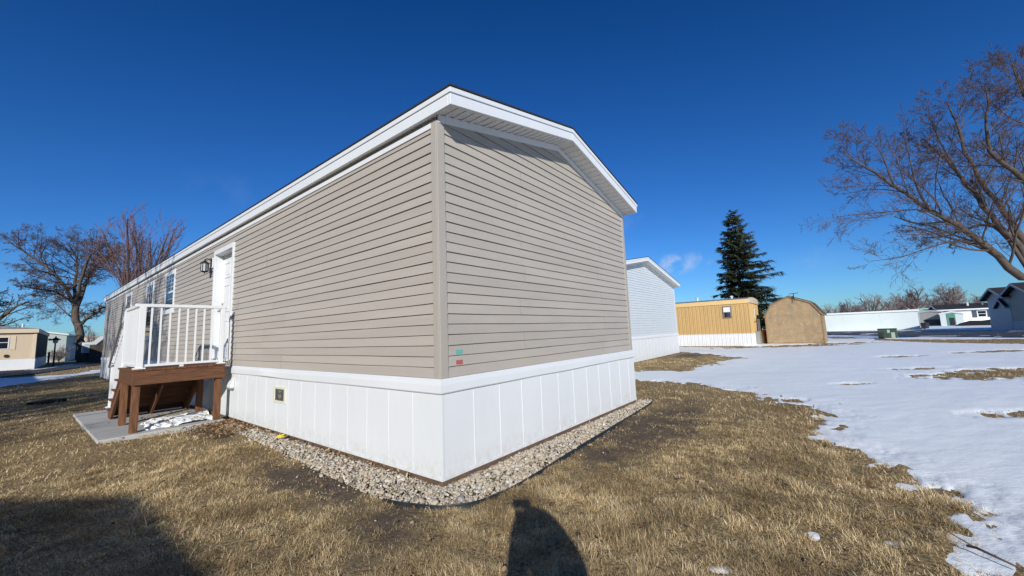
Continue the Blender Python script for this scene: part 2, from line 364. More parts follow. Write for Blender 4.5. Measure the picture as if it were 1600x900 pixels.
# ground cover materials
def ground_mat():
    m = bpy.data.materials.new('dormant_lawn'); m.use_nodes = True
    nt = m.node_tree; L = nt.links.new; b = nt.nodes['Principled BSDF']
    b.inputs['Roughness'].default_value = 0.95; b.inputs['Specular IOR Level'].default_value = 0.1
    t = nt.nodes.new('ShaderNodeTexCoord')
    def noise(sc, det=6, rough=0.6):
        n = nt.nodes.new('ShaderNodeTexNoise'); n.inputs['Scale'].default_value = sc; n.inputs['Detail'].default_value = det; n.inputs['Roughness'].default_value = rough
        L(t.outputs['Object'], n.inputs['Vector']); return n
    def ramp(a, stops):
        r = nt.nodes.new('ShaderNodeValToRGB'); cr = r.color_ramp
        while len(cr.elements) < len(stops): cr.elements.new(0.5)
        for i, (p, c) in enumerate(stops): cr.elements[i].position = p; cr.elements[i].color = (*c, 1)
        L(a, r.inputs[0]); return r
    big = ramp(noise(0.55).outputs['Fac'], [(0.3, (0.38, 0.285, 0.15)), (0.5, (0.48, 0.365, 0.195)), (0.7, (0.33, 0.255, 0.135))])
    fine = ramp(noise(38, 4, 0.8).outputs['Fac'], [(0.36, (0.22, 0.20, 0.18)), (0.62, (1.15, 1.12, 1.08))])
    mx = nt.nodes.new('ShaderNodeMix'); mx.data_type = 'RGBA'; mx.blend_type = 'MULTIPLY'; mx.inputs[0].default_value = 1
    L(big.outputs[0], mx.inputs[6]); L(fine.outputs[0], mx.inputs[7])
    soil = ramp(noise(22, 6, 0.75).outputs['Fac'], [(0.3, (0.075, 0.056, 0.040)), (0.55, (0.145, 0.110, 0.080)), (0.75, (0.22, 0.175, 0.13))])
    at = nt.nodes.new('ShaderNodeAttribute'); at.attribute_name = 'soil'
    m2 = nt.nodes.new('ShaderNodeMix'); m2.data_type = 'RGBA'
    L(at.outputs['Fac'], m2.inputs[0]); L(mx.outputs[2], m2.inputs[6]); L(soil.outputs[0], m2.inputs[7])
    L(m2.outputs[2], b.inputs['Base Color'])
    bp = nt.nodes.new('ShaderNodeBump'); bp.inputs['Strength'].default_value = 0.8; bp.inputs['Distance'].default_value = 0.03
    L(noise(45, 5, 0.75).outputs['Fac'], bp.inputs['Height']); L(bp.outputs[0], b.inputs['Normal'])
    return m
M['ground'] = ground_mat()
def snow_mat():
    m = bpy.data.materials.new('old_snow'); m.use_nodes = True
    nt = m.node_tree; L = nt.links.new; b = nt.nodes['Principled BSDF']
    b.inputs['Roughness'].default_value = 0.55; b.inputs['Specular IOR Level'].default_value = 0.3
    t = nt.nodes.new('ShaderNodeTexCoord'); mp = nt.nodes.new('ShaderNodeMapping'); mp.inputs['Scale'].default_value = (0.6, 1.6, 1); mp.inputs['Rotation'].default_value = (0, 0, RAD(20))
    L(t.outputs['Object'], mp.inputs[0])
    n = nt.nodes.new('ShaderNodeTexNoise'); n.inputs['Scale'].default_value = 2.2; n.inputs['Detail'].default_value = 7; n.inputs['Roughness'].default_value = 0.6
    L(mp.outputs[0], n.inputs['Vector'])
    r = nt.nodes.new('ShaderNodeValToRGB'); cr = r.color_ramp
    cr.elements[0].position = 0.30; cr.elements[0].color = (0.84, 0.90, 0.90, 1); cr.elements[1].position = 0.62; cr.elements[1].color = (0.92, 0.95, 0.94, 1)
    L(n.outputs['Fac'], r.inputs[0]); L(r.outputs[0], b.inputs['Base Color'])
    n2 = nt.nodes.new('ShaderNodeTexNoise'); n2.inputs['Scale'].default_value = 15; n2.inputs['Detail'].default_value = 6; n2.inputs['Roughness'].default_value = 0.65
    L(mp.outputs[0], n2.inputs['Vector'])
    bp = nt.nodes.new('ShaderNodeBump'); bp.inputs['Strength'].default_value = 0.5; bp.inputs['Distance'].default_value = 0.012
    L(n2.outputs['Fac'], bp.inputs['Height']); L(bp.outputs[0], b.inputs['Normal'])
    return m
M['snow'] = snow_mat()
M['grass'] = island_mat('dry_grass_blade', [(0, (0.15, 0.105, 0.055)), (0.15, (0.42, 0.315, 0.165)), (0.55, (0.65, 0.505, 0.29)), (0.88, (0.86, 0.72, 0.48)), (0.95, (0.26, 0.26, 0.11))], 0.75,
                        patch=(1.7, (0.58, 0.53, 0.46), (1.42, 1.39, 1.33)))
M['rock'] = island_mat('river_stone', [(0, (0.16, 0.13, 0.10)), (0.2, (0.38, 0.32, 0.24)), (0.45, (0.51, 0.46, 0.37)), (0.7, (0.47, 0.37, 0.24)), (0.9, (0.64, 0.60, 0.52)), (1, (0.33, 0.33, 0.33))], 0.8, 0.2, bump=0.3, bscale=120)
M['leaf'] = island_mat('dead_leaf', [(0, (0.10, 0.055, 0.028)), (0.4, (0.22, 0.125, 0.06)), (0.75, (0.34, 0.22, 0.115)), (1, (0.50, 0.38, 0.22))], 0.8)

# ------------------------------------------------------------------ ground, snow, road
HOUSE_W, HOUSE_L, SK = 4.628, 23.33, 0.9045
GRAVEL = [uv(*p) for p in [(-.03, 5.44), (-.25, 5.44), (-.30, 4.6), (-.36, 3.05), (-.43, 1.7), (-.50, .6), (-.46, 0.0), (-.35, -.34), (-.08, -.53), (.3, -.57),
                           (.93, -.525), (2.15, -.457), (3.4, -.38), (4.45, -.31), (4.95, -.22), (4.98, 0.02), (4.66, 0.03), (0, 0)]]
SLAB = [uv(*p) for p in [(-1.68, 5.42), (-.14, 5.42), (-.14, 9.3), (-1.68, 9.3)]]
def g2(*ps): return [gnd(*p)[:2] for p in ps]
snow_right = g2((993, 595), (1030, 597), (1060, 598), (1130, 605), (1200, 623), (1250, 636), (1290, 650), (1285, 668), (1245, 685), (1300, 695), (1360, 710),
                (1378, 727), (1450, 757), (1480, 775), (1505, 795), (1470, 803), (1480, 838), (1520, 866), (1562, 892)) + \
    [(2.2, 1.6), (2.0, 0.4), (2.0, -1.5), (1.2, -6), (-4, -60), (300, -60), (400, 350), (60, 350), (20, 120), (14, 60), (9.6, 24), (3, 24), (8.6, 21.2)] + \
    g2((1085, 551), (1110, 553), (1155, 560), (1120, 568), (1060, 581), (1020, 579), (993, 579)) + [(2.0, 12.5), (1.8, 10.4)]
snow_polys = [snow_right,
              g2((-60, 612), (-60, 594), (0, 591), (60, 588), (110, 585), (150, 578), (165, 574), (175, 580), (140, 584), (80, 594), (40, 600)),
              g2((-60, 588), (0, 582.5), (60, 576), (100, 570), (150, 566.5), (150, 568.5), (100, 573.5), (60, 578.5), (0, 585.5), (-60, 592)),
              g2((60, 568), (60, 561), (160, 549), (160, 556)),
              [uv(-40, 80)[:2], uv(-40, 300)[:2], uv(40, 300)[:2], uv(14, 80)[:2]],
              [uv(*p)[:2] for p in [(-1.05, 5.75), (-.18, 5.6), (-.15, 6.8), (-.7, 6.7)]]]
blobs = [(1265, 833, .10, .055), (1378, 849, .10, .05), (1416, 760, .12, .09), (1112, 886, .06, .03), (1408, 893, .09, .05), (1545, 845, .2, .12), (1590, 880, .4, .2)]
bare = [(1408, 557, .55, .22, 1), (1575, 586, 1.6, .55, 1), (1560, 580, 1.0, .3, 1), (1575, 548.5, 1.6, .3, .9), (1430, 577, .7, .2, .25), (1232, 626, .22, .12, .9),
        (1215, 541, 3.4, .55, 1), (1275, 540, 2.6, .5, 1), (1310, 537, 2.0, .5, 1), (1590, 648, .5, .15, .7), (1330, 601, .3, .1, .5)]
bare_polys = [g2((1365, 529.5), (1440, 530.5), (1520, 530), (1640, 530), (1640, 537.5), (1560, 537), (1480, 536), (1420, 534), (1370, 532)),
              g2((1395, 521), (1440, 520), (1560, 520.5), (1640, 521), (1640, 523.6), (1500, 523.6), (1395, 523)),
              g2((1050, 538), (1110, 540), (1178, 540.5), (1178, 543), (1120, 543), (1050, 542)),
              g2((1280, 527.8), (1300, 527), (1340, 527.5), (1340, 529), (1300, 529.2))]
ROAD_RIGHT = g2((1286, 518.6), (1420, 517), (1700, 517), (1700, 528.5), (1430, 527), (1380, 525), (1286, 524))
ROAD_LEFT = g2((-80, 596), (0, 590), (60, 584), (160, 570), (160, 565), (100, 573), (60, 578), (0, 583.5), (-80, 591))

def snow_sd(x, y):
    r = np.hypot(x, y)
    s = np.full(x.shape, -1e9)
    for p in snow_polys: s = np.maximum(s, sdist(x, y, p))
    amp = np.clip(r / 14, 0.12, 1.0)
    n1 = fbm(x * 1.3, y * 1.3, 3) - 0.5; n2 = fbm(x * 5, y * 5, 11) - 0.5; n3 = fbm(x * 17, y * 17, 19, 3) - 0.5
    s = np.minimum(s, 1.2)
    s = s + 1.0 * amp * n1 + 0.55 * np.clip(amp * 2, .45, 1) * n2 + 0.30 * n3
    for px, py, a, b in blobs:
        c = gnd(px, py); q = 1 - np.hypot((x - c[0]) / a, (y - c[1]) / b)
        s = np.maximum(s, np.where(q > -1, (q + 0.9 * n2 + .5 * n3) * min(a, b), -1e9))
    for px, py, a, b, w in bare:
        c = gnd(px, py); q = 1 - np.hypot((x - c[0]) / a, (y - c[1]) / b)
        k = (q * 1.3 + 2.6 * n2 + 1.2 * n3 - (1 - w) * .6) * min(a, b)
        s = np.where(q > -0.6, np.minimum(s, -k + .02), s)
    for p in bare_polys:
        s = np.minimum(s, -(sdist(x, y, p) + 0.9 * amp * n2 + .35 * n1) + .05)
    # nothing lies under the house or on the gravel
    s = np.minimum(s, -sdist(x, y, GRAVEL))
    return s
def lawn_z(x, y):
    return GZ + 0.03 * (fbm(x * 0.8, y * 0.8, 41) - 0.5) + 0.062 * (fbm(x * 7.5, y * 7.5, 42, 3) - 0.5)
def snow_base(x, y):
    return GZ + 0.03 * (fbm(x * 0.8, y * 0.8, 41) - 0.5)
def soil_f(x, y):                               # bare earth: beside the gravel and in scattered worn spots
    a, b = to_uv(x, y)
    e1 = np.clip(1 - np.hypot((a - 2.9) / 2.7, (b + 0.80) / 0.85), 0, 1) * 1.9
    e2 = np.clip(1 - np.hypot((a + .62) / .45, (b - .9) / 2.1), 0, 1) * 1.9
    e3 = np.clip(1 - np.hypot((a + .5) / .4, (b - 4.5) / 1.5), 0, 1) * 1.5
    e4 = np.clip(1 - np.hypot((a - .1) / .9, (b + .75) / .3), 0, 1) * .8
    e5 = np.clip(1 - np.hypot((a - 16.5) / 3.0, (b - 2.2) / 1.4), 0, 1) * 1.5
    n = fbm(x * 2.2, y * 2.2, 55); n2 = fbm(x * 8, y * 8, 56)
    return np.clip(np.maximum.reduce([e1, e2, e3, e4, e5]) + (n - .60) * 1.8 + (n2 - .55) * .8, 0, 1)

def polar(r0, r1, nr, a0, a1, na):
    r = np.geomspace(r0, r1, nr); a = np.linspace(a0, a1, na)
    R, A = np.meshgrid(r, a, indexing='ij')
    return R * np.sin(A), R * np.cos(A)
def grid_faces(nr, na, keep=None):
    i = np.arange(nr - 1)[:, None] * na + np.arange(na - 1)[None, :]
    q = np.stack([i, i + 1, i + 1 + na, i + na], -1).reshape(-1, 4)[:, ::-1]
    return q if keep is None else q[keep[q].any(1)]
def sheet(name, X, Y, Z, material, keep=None, attr=None):
    nr, na = X.shape; q = grid_faces(nr, na, keep)
    me = np_mesh(name, np.stack([X.ravel(), Y.ravel(), Z.ravel()], 1), q.ravel(), np.arange(len(q)) * 4, np.full(len(q), 4))
    if attr is not None:
        at = me.attributes.new('soil', 'FLOAT', 'POINT'); at.data.foreach_set('value', attr.ravel().astype(np.float32))
    return link(name, me, material, smooth=True)

X, Y = polar(0.25, 1500, 250, -math.pi, math.pi, 721)
_sd = np.maximum(sdist(X, Y, GRAVEL), sdist(X, Y, SLAB))
gro = sheet('ground', X, Y, np.where(_sd > .05, GZ - .045, lawn_z(X, Y) * np.clip(40 / np.hypot(X, Y), 0, 1) + GZ * np.clip(1 - 40 / np.hypot(X, Y), 0, 1)), M['ground'], attr=soil_f(X, Y))
tag(gro, 'dormant brown lawn with bare soil spots', 'ground', kind='structure')

X, Y = polar(1.1, 420, 560, RAD(-66), RAD(92), 900)
S = snow_sd(X, Y)
base = snow_base(X, Y) * np.clip(40 / np.hypot(X, Y), 0, 1) + GZ * np.clip(1 - 40 / np.hypot(X, Y), 0, 1)
thick = 0.028 + 0.008 * (fbm(X * .6, Y * .6, 71) - .5)
Zs = base + np.where(S > 0, thick * np.clip(S / 0.45, 0, 1) ** .75, np.maximum(S * .35, -0.05)) - 0.004
Zs += np.clip(S / .4, 0, 1) * (0.014 * (fbm(X * .8, Y * 1.6, 61) - .5) + 0.011 * (fbm(X * 3.2 + Y * .6, Y * 9 - X * 1.2, 62, 5) - .5))
sn = sheet('snow', X, Y, Zs, M['snow'], keep=(S > -0.12).ravel())
tag(sn, 'thin melting snow cover with ragged edges', 'snow', kind='structure')
X, Y = polar(1.6, 60, 90, RAD(91.6), RAD(182), 160); S = snow_sd(X, Y)
s2_ = sheet('snow', X, Y, lawn_z(X, Y) * np.clip(40 / np.hypot(X, Y), 0, 1) + GZ * np.clip(1 - 40 / np.hypot(X, Y), 0, 1) + np.where(S > 0, .034 * np.clip(S / .45, 0, 1), np.maximum(S * .35, -.05)), M['snow'], keep=(S > -.12).ravel())
tag(s2_, 'the same snow field carrying on behind the photographer', 'snow', kind='structure')

def flat(name, poly, z, material):
    me = bpy.data.meshes.new(name); me.from_pydata([(p[0], p[1], z) for p in poly], [], [tuple(range(len(poly)))]); me.update()
    o = link(name, me, material)
    if me.polygons[0].normal.z < 0: me.flip_normals()
    return o
tag(flat('road', ROAD_LEFT, GZ + .045, M['asphalt']), 'narrow asphalt lane beyond the lawn on the left', 'road', kind='structure')
tag(flat('road', ROAD_RIGHT, GZ + .03, M['asphalt']), 'asphalt lane in front of the long white trailer', 'road', kind='structure')

# ------------------------------------------------------------------ mobile homes
# local frame of every home: x across the gable end, y along the length, z up; the visible gable is y = 0, the sunny side x = 0
def strip(mb, at_, s0, s1, s0b, s1b, lo, hi, a, b, ph):
    """one lap from s0..s1 at height a to s0b..s1b at height b; at_(s, out, z) places a point, lo/hi are the outward offsets"""
    n = max(1, int((s1 - s0) / .55)); t = np.linspace(0, 1, n + 1); vs = []
    for q in t:
        sa, sb_ = s0 + (s1 - s0) * q, s0b + (s1b - s0b) * q
        wz = .0016 * math.sin(sa * 1.9 + ph) + .0012 * math.sin(sa * 4.3 + ph * 2.1); wo = .0018 * math.sin(sa * 2.7 + ph * 1.3)
        vs += [at_(sa, -.010, a + wz), at_(sa, lo + wo, a + wz), at_(sa, (lo + hi) / 2 + wo * .6, (a + b) / 2), at_(sb_, hi, b + wz)]
    o = len(mb.v); mb.v.extend(vs)
    for i in range(n):
        for j in (1, 2): mb.f.append((o + i * 4 + j, o + (i + 1) * 4 + j, o + (i + 1) * 4 + j + 1, o + i * 4 + j + 1))
        mb.f.append((o + i * 4, o + (i + 1) * 4, o + (i + 1) * 4 + 1, o + i * 4 + 1))
def lap_gable(mb, W_, z0, n, c, ze, slope, y, sgn, lip=0.016):
    def lim(z):
        t = max(0.0, (z - ze) / slope); return t, W_ - t
    rg = random.Random(9)
    for k in range(n):
        a, b = z0 + k * c, z0 + (k + 1) * c
        l0, r0 = lim(a); l1, r1 = lim(b)
        if r0 - l0 < 0.02: break
        if r1 < l1: l1 = r1 = W_ / 2
        cut = W_ * (.27 if (k // 2) % 2 else .74) + (k // 2 % 3) * .06
        at_ = lambda s, o, z: (s, y + sgn * o, z)
        if l0 < cut < r0 and l1 < cut < r1:
            strip(mb, at_, l0, cut, l1, cut, lip, .001, a, b, k * 1.7); strip(mb, at_, cut, r0, cut, r1, lip + .0014, .0024, a, b, k * 1.7)
        else: strip(mb, at_, l0, r0, l1, r1, lip, .001, a, b, k * 1.7)
def lap_side(mb, L_, z0, n, c, x, sgn, lip=0.016, gaps=(), joints=None, ztop=None):
    for k in range(n):
        a, b = z0 + k * c, z0 + (k + 1) * c
        if ztop: b = min(b, ztop)
        if b - a < .004: continue
        iv = [(0.0, L_)]
        for g0, g1, h0, h1 in gaps:
            if a < h1 - 1e-4 and b > h0 + 1e-4:
                iv = [p for s, e in iv for p in ((s, min(e, g0)), (max(s, g1), e)) if p[1] - p[0] > 1e-4]
        if joints is not None:
            cut = joints[min(k // 2, len(joints) - 1)]
            iv = [p for s, e in iv for p in zip([s] + [t for t in cut if s < t < e], [t for t in cut if s < t < e] + [e])]
        for i, (s, e) in enumerate(iv):
            j = 0.0016 * ((i + k // 2) % 2) if joints is not None else 0
            strip(mb, lambda q, o, z: (x + sgn * o, q, z), s, e, s, e, lip + j, .001 + j, a, b, k * 2.3)
def ribs(mb, p0, p1, z0, z1, nrm, pitch=0.2, depth=0.018):  # vertical ribbed metal wall between two points
    p0, p1, nrm = np.array(p0, float), np.array(p1, float), np.array(nrm, float)
    ln = np.linalg.norm(p1 - p0); d = (p1 - p0) / ln; t = 0.0; prof = []
    while t < ln:
        for dt, h in ((0, 0), (.055, 0), (.07, 1), (.095, 1), (.11, 0), (.13, 0), (.145, .6), (.165, .6), (.18, 0)):
            if t + dt * pitch / .2 <= ln: prof.append((t + dt * pitch / .2, h * depth))
        t += pitch
    prof.append((ln, 0))
    for (a, h), (b, g) in zip(prof[:-1], prof[1:]):
        if b - a < 1e-6: continue
        A, B = p0 + d * a + nrm * h, p0 + d * b + nrm * g
        mb.quad((A[0], A[1], z0), (B[0], B[1], z0), (B[0], B[1], z1), (A[0], A[1], z1))

def gable_roof(t, W_, L_, ze, slope, rake, eave, fh, roofm, trim, soff, th=0.018):
    """ze: top of the roof edge at the eave line; fh: fascia height."""
    x0, x1, y0, y1 = -eave, W_ + eave, -rake, L_ + rake; xm = W_ / 2; zr = ze + slope * (xm - x0)
    r = MB()
    for s in (0, 1):
        xa = x0 - .02 if s == 0 else x1 + .02
        za = ze - slope * .02
        A = [(xa, y0 - .02, za + .004), (xm, y0 - .02, zr + .004), (xm, y1 + .02, zr + .004), (xa, y1 + .02, za + .004)]
        if s: A = A[::-1]
        r.hexa([(p[0], p[1], p[2]) for p in A], [(p[0], p[1], p[2] + th) for p in A])
    roof = r.build('roof', roofm, t)
    f = MB(); tk = 0.035
    for y in (y0, y1 - tk):                     # rake boards
        for s in (0, 1):
            xa = x0 if s == 0 else x1
            A = [(xa, ze - fh), (xm, zr - fh), (xm, zr - .001), (xa, ze - .001)]
            f.prism(A if s == 0 else A[::-1], 'y', y, y + tk)
            d = .012; B = [(xa + (-.003 if s == 0 else .003), ze - .055), (xm, zr - .055), (xm, zr - .002), (xa + (-.003 if s == 0 else .003), ze - .002)]
            f.prism(B, 'y', y - d if y == y0 else y + tk, y if y == y0 else y + tk + d)
    for s in (0, 1):                            # eave boards
        xa = x0 if s == 0 else x1 - tk
        f.box(xa, xa + tk, y0 + tk, y1 - tk, ze - fh, ze - .002)
        f.box(*((xa - .012, xa) if s == 0 else (xa + tk, xa + tk + .012)), y0 - .012, y1 + .012, ze - .055, ze - .003)
    fa = f.build('fascia', trim, t, bevel=.004)
    s_ = MB(); zt = fh - .010
    for s in (0, 1):
        n = int((xm - x0) / .06)
        for k in range(n):                      # perforated soffit strips under the rake
            a, b = [x0 + .036 + (xm - x0 - .036) * q / n for q in (k, k + 1)]
            za, zb = ze - zt + slope * (a - x0), ze - zt + slope * (b - x0)
            g = .008 if k % 2 else .0
            if s: a, b = W_ - a, W_ - b
            for ya, yb in ((y0 + tk, 0.0), (L_, y1 - tk)):
                s_.hexa([(a, ya, za + g), (b, ya, zb + g), (b, yb, zb + g), (a, yb, za + g)] if not s else [(b, ya, zb + g), (a, ya, za + g), (a, yb, za + g), (b, yb, zb + g)],
                        [(a, ya, za + .02), (b, ya, zb + .02), (b, yb, zb + .02), (a, yb, za + .02)] if not s else [(b, ya, zb + .02), (a, ya, za + .02), (a, yb, za + .02), (b, yb, zb + .02)])
        xa, xb = (x0 + tk, 0) if s == 0 else (W_, x1 - tk)
        s_.box(xa, xb, 0, L_, ze - zt + .0, ze - zt + .012)
    s_.build('soffit', soff, t)
    return roof, zr

def window(t, x, y0, y1, z0, z1, trim, glass, proud=.03, name='window', sgn=-1, head=.10, mid=True, grid=True, fw=.085):
    """double-hung window on a wall x = const (facing sgn along x)."""
    def bx(mb, a, b, c, d, o0, o1):
        xs = sorted((x + sgn * o0, x + sgn * o1)); mb.box(xs[0], xs[1], a, b, c, d)
    f = MB()
    bx(f, y0, y1, z1 - head, z1, .002, proud); bx(f, y0 - .012, y1 + .012, z0, z0 + head, .002, proud + .012)
    bx(f, y0, y0 + fw, z0 + head, z1 - head, .002, proud); bx(f, y1 - fw, y1, z0 + head, z1 - head, .002, proud)
    w = f.build(name, trim, t, bevel=.004)
    zm = (z0 + z1) / 2
    s = MB()
    if mid: bx(s, y0 + fw, y1 - fw, zm - .025, zm + .025, .004, proud - .006)
    for a in (y0 + fw, y1 - fw - .028): bx(s, a, a + .028, z0 + head, zm - .025, .004, proud - .01)
    s.build('sash', trim, w, bevel=.003)
    p = MB(); bx(p, y0 + fw - .01, y1 - fw + .01, z0 + head - .01, z1 - head + .01, .0035, .016)
    p.build('pane', glass, w)
    if grid:
        g = MB(); n = 3
        for k in range(1, n):
            yy = y0 + fw + (y1 - y0 - 2 * fw) * k / n; bx(g, yy - .007, yy + .007, zm + .03, z1 - head, .0165, .020)
        for k in range(1, 4):
            zz = zm + .03 + (z1 - head - zm - .03) * k / 4; bx(g, y0 + fw, y1 - fw, zz - .007, zz + .007, .0165, .0195)
        g.build('grille', trim, w)
    return w

def home(name, loc, rz, label, W_, L_, sk, wall_h, slope, siding, trim, roofm, soff, skirtm, postm=None, course=.1016, rake=.28, eave=.06, fh=.17, gaps=(), detail=False, rise=.15):
    """a lap-sided home on a skirted crawl space."""
    t = thing(name, loc, rz, label, 'mobile home')
    n = int(round(wall_h / course)); c = wall_h / n; zt = sk + wall_h
    jr = random.Random(5)
    joints = [[jr.uniform(2, 4.5), jr.uniform(5.5, 8), jr.uniform(9, 12), jr.uniform(13, 16), jr.uniform(17, 20)] for _ in range(n)] if detail else None
    zc = zt + .1016                             # roof line where the wall meets the rake
    w = MB()
    lap_side(w, L_, sk, n + 2, c, 0, -1, gaps=gaps, joints=joints, ztop=zt + rise + .02)
    lap_side(w, L_, sk, n + 2, c, W_, 1, ztop=zt + rise + .02)
    for y, s in ((0, -1), (L_, 1)):
        lap_gable(w, W_, sk, n + 12, c, zt + .105, slope, y, s)
    w.build('wall', siding, t)
    ze = zt + rise + fh - (eave * 0)            # top of roof edge
    roof, zr = gable_roof(t, W_, L_, ze, slope, rake, eave, fh, roofm, trim, soff)
    # frieze along the rakes and under the eaves
    f = MB(); zb = ze - fh + .012 + slope * eave
    for y in ((-.024, -.002), (L_ + .002, L_ + .024)):
        for s in (0, 1):
            A = [(0.0, zb - .085), (W_ / 2, zb - .085 + slope * W_ / 2), (W_ / 2, zb - .003 + slope * W_ / 2), (0.0, zb - .003)]
            if s: A = [(W_ - p[0], p[1]) for p in A][::-1]
            f.prism(A, 'y', y[0], y[1])
    for x in ((-.022, -.002), (W_ + .002, W_ + .022)):
        f.box(x[0], x[1], .07, L_ - .07, zt + .045, zt + .098)
    f.build('frieze', trim, t)
    pm = postm or siding
    for cx, sx in ((0, -1), (W_, 1)):
        for cy, sy in ((0, -1), (L_, 1)):
            p = MB(); o = .020; wd = .078
            xs = sorted((cx + sx * o, cx - sx * wd)); ys = sorted((cy + sy * o, cy + sy * .001)); p.box(xs[0], xs[1], ys[0], ys[1], sk - .004, zt + .10)
            xs = sorted((cx + sx * o, cx + sx * .001)); ys = sorted((cy + sy * .0005, cy - sy * wd)); p.box(xs[0], xs[1], ys[0], ys[1], sk - .004, zt + .10)
            p.build('corner_post', pm, t, bevel=.005)
    # skirting: vertical panels with raised seams, a belt rail on top and a starter rail below
    k = MB(); o = .026
    k.box(-o, W_ + o, -o, L_ + o, 0.0, sk - .006)
    rg = random.Random(3)
    def seam(px, py, dx, dy, z1):
        k.box(px - .006 + min(dx, 0), px + .006 + max(dx, 0), py - .006 + min(dy, 0), py + .006 + max(dy, 0), .03, z1) if False else None
    x = .40
    while x < W_:
        k.box(x - .006, x + .006, -o - .004, -o, .03, sk - .15); x += .398
    y = .40
    while y < L_:
        k.box(-o - .003, -o, y - .005, y + .005, .03, sk - .15); y += .405
    k.box(-o - .005, W_ + o + .005, -o - .007, -o - .0045, .0, .028); k.box(-o - .007, -o - .0045, -o - .005, L_ + o, .0, .028)
    for a, b in ((-o - .004, -o + .018),): k.box(a, b, -o - .006, -o + .004, .03, sk - .15)
    so_ = k.build('skirting', skirtm, t, bevel=.002)
    # belt: profile swept round the near two sides, its lower lip wandering a little
    bl = MB(); prof = [(.002, 0.0), (.020, -.006), (.040, -.022), (.046, -.06), (.046, -.128), (.040, -.139), (.012, -.139)]
    path = [(W_ + 0.0, L_, 1, 0)]
    def ring(px, py, nx, ny, lift=0.0, out=0.0):
        return [(px + nx * (q + out * (-z / .139)), py + ny * (q + out * (-z / .139)), sk + z * (1 - lift)) for q, z in prof]
    rings = [ring(W_, L_, 1, 1), ring(W_, 0, 1, -1)]
    nx_ = 24
    for i in range(1, nx_):
        s = W_ * (1 - i / nx_); rings.append(ring(s, 0, 0, -1, .02 * math.sin(s * 2.1) + .012 * math.sin(s * 5), .002 * math.sin(s * 3)))
    rings.append(ring(0, 0, -1, -1))
    ny_ = 140 if detail else 30
    for i in range(1, ny_):
        s = L_ * i / ny_; bump = math.exp(-((s - 3.95) / .35) ** 2) if detail else 0
        rings.append(ring(0, s, -1, 0, .02 * math.sin(s * 1.7) + .08 * bump, .003 * math.sin(s * 2.3) + .022 * bump))
    rings.append(ring(0, L_, -1, 1)); rings.append(ring(W_, L_, 1, 1))
    m_ = len(prof); vs = [p for r_ in rings for p in r_]
    fs = [(i * m_ + j, i * m_ + j + 1, (i + 1) * m_ + j + 1, (i + 1) * m_ + j) for i in range(len(rings) - 1) for j in range(m_ - 1)]
    bl.add(vs, fs); bl.build('belt_rail', skirtm, so_)
    b = MB(); b.box(-.016, W_ + .016, -.016, L_ + .016, GZ - .05, -.001)
    b.build('base_board', M['ledger'], t)
    return t, zt, zr

# --- the tan home in front
DOOR = (5.89, 6.95, SK + .1016, SK + 22 * .1016)
tan, ZT, ZR = home('mobile_home', P0, ROT, 'tan vinyl sided home with white skirting, nearest and largest in view', HOUSE_W, HOUSE_L, SK, 24 * .1016, .227,
                   M['siding'], M['white'], M['shingle'], M['soffit'], M['skirt'], M['post'], gaps=[DOOR], detail=True, rise=.137, fh=.172, eave=.075)
# door, recessed
d0, d1, dz0, dz1 = DOOR; dep = .165
fr = MB()
fr.box(-.034, -.001, d0 - .075, d0, dz0 - .01, dz1 + .09); fr.box(-.034, -.001, d1, d1 + .065, dz0 - .01, dz1 + .09)
fr.box(-.036, -.001, d0, d1, dz1, dz1 + .09)
fr.box(-.0005, dep, d0 - .02, d0, dz0, dz1 + .02); fr.box(-.0005, dep, d1, d1 + .02, dz0, dz1 + .02); fr.box(-.0005, dep, d0, d1, dz1, dz1 + .02)
fr.box(-.05, dep, d0, d1, dz0 - .03, dz0 + .012)
fr.build('door_frame', M['white'], tan, bevel=.004)
dr = MB(); dr.box(dep - .04, dep, d0 + .003, d1 - .003, dz0 + .014, dz1 - .003)
dw = d1 - d0
for (a, b) in ((.13, .45), (.55, .87)):
    for (e, g) in ((.09, .36), (.44, .70), (.77, .92)):
        ya, yb, za, zb = d0 + dw * a, d0 + dw * b, dz0 + (dz1 - dz0) * e, dz0 + (dz1 - dz0) * g
        for q in ((ya, yb, za, za + .022), (ya, yb, zb - .022, zb), (ya, ya + .022, za + .022, zb - .022), (yb - .022, yb, za + .022, zb - .022)):
            dr.box(dep - .052, dep - .0405, *q)
        dr.box(dep - .047, dep - .0405, ya + .06, yb - .06, za + .06, zb - .06)
door = dr.build('door', M['door'], tan, bevel=.004)
h = MB(); h.tube([(dep - .04, d1 - .08, 1.98), (dep - .09, d1 - .08, 1.98)], [.02, .012], 10); h.tube([(dep - .085, d1 - .08, 1.98), (dep - .125, d1 - .08, 1.98)], [.03, .026], 12)
h.build('handle', M['steel'], door, smooth=True)
h = MB(); h.tube([(dep - .04, d1 - .08, 2.12), (dep - .062, d1 - .08, 2.12)], [.03, .026], 12)
h.build('deadbolt', M['steel'], door, smooth=True)
# windows on the sunny side
for a, b, c, d in ((10.33, 11.40, 2.15, 3.31), (12.93, 14.0, 1.49, 3.29), (16.62, 17.75, 1.49, 3.30)):
    window(tan, 0, a, b, c, d, M['white'], M['glass'], head=.12)
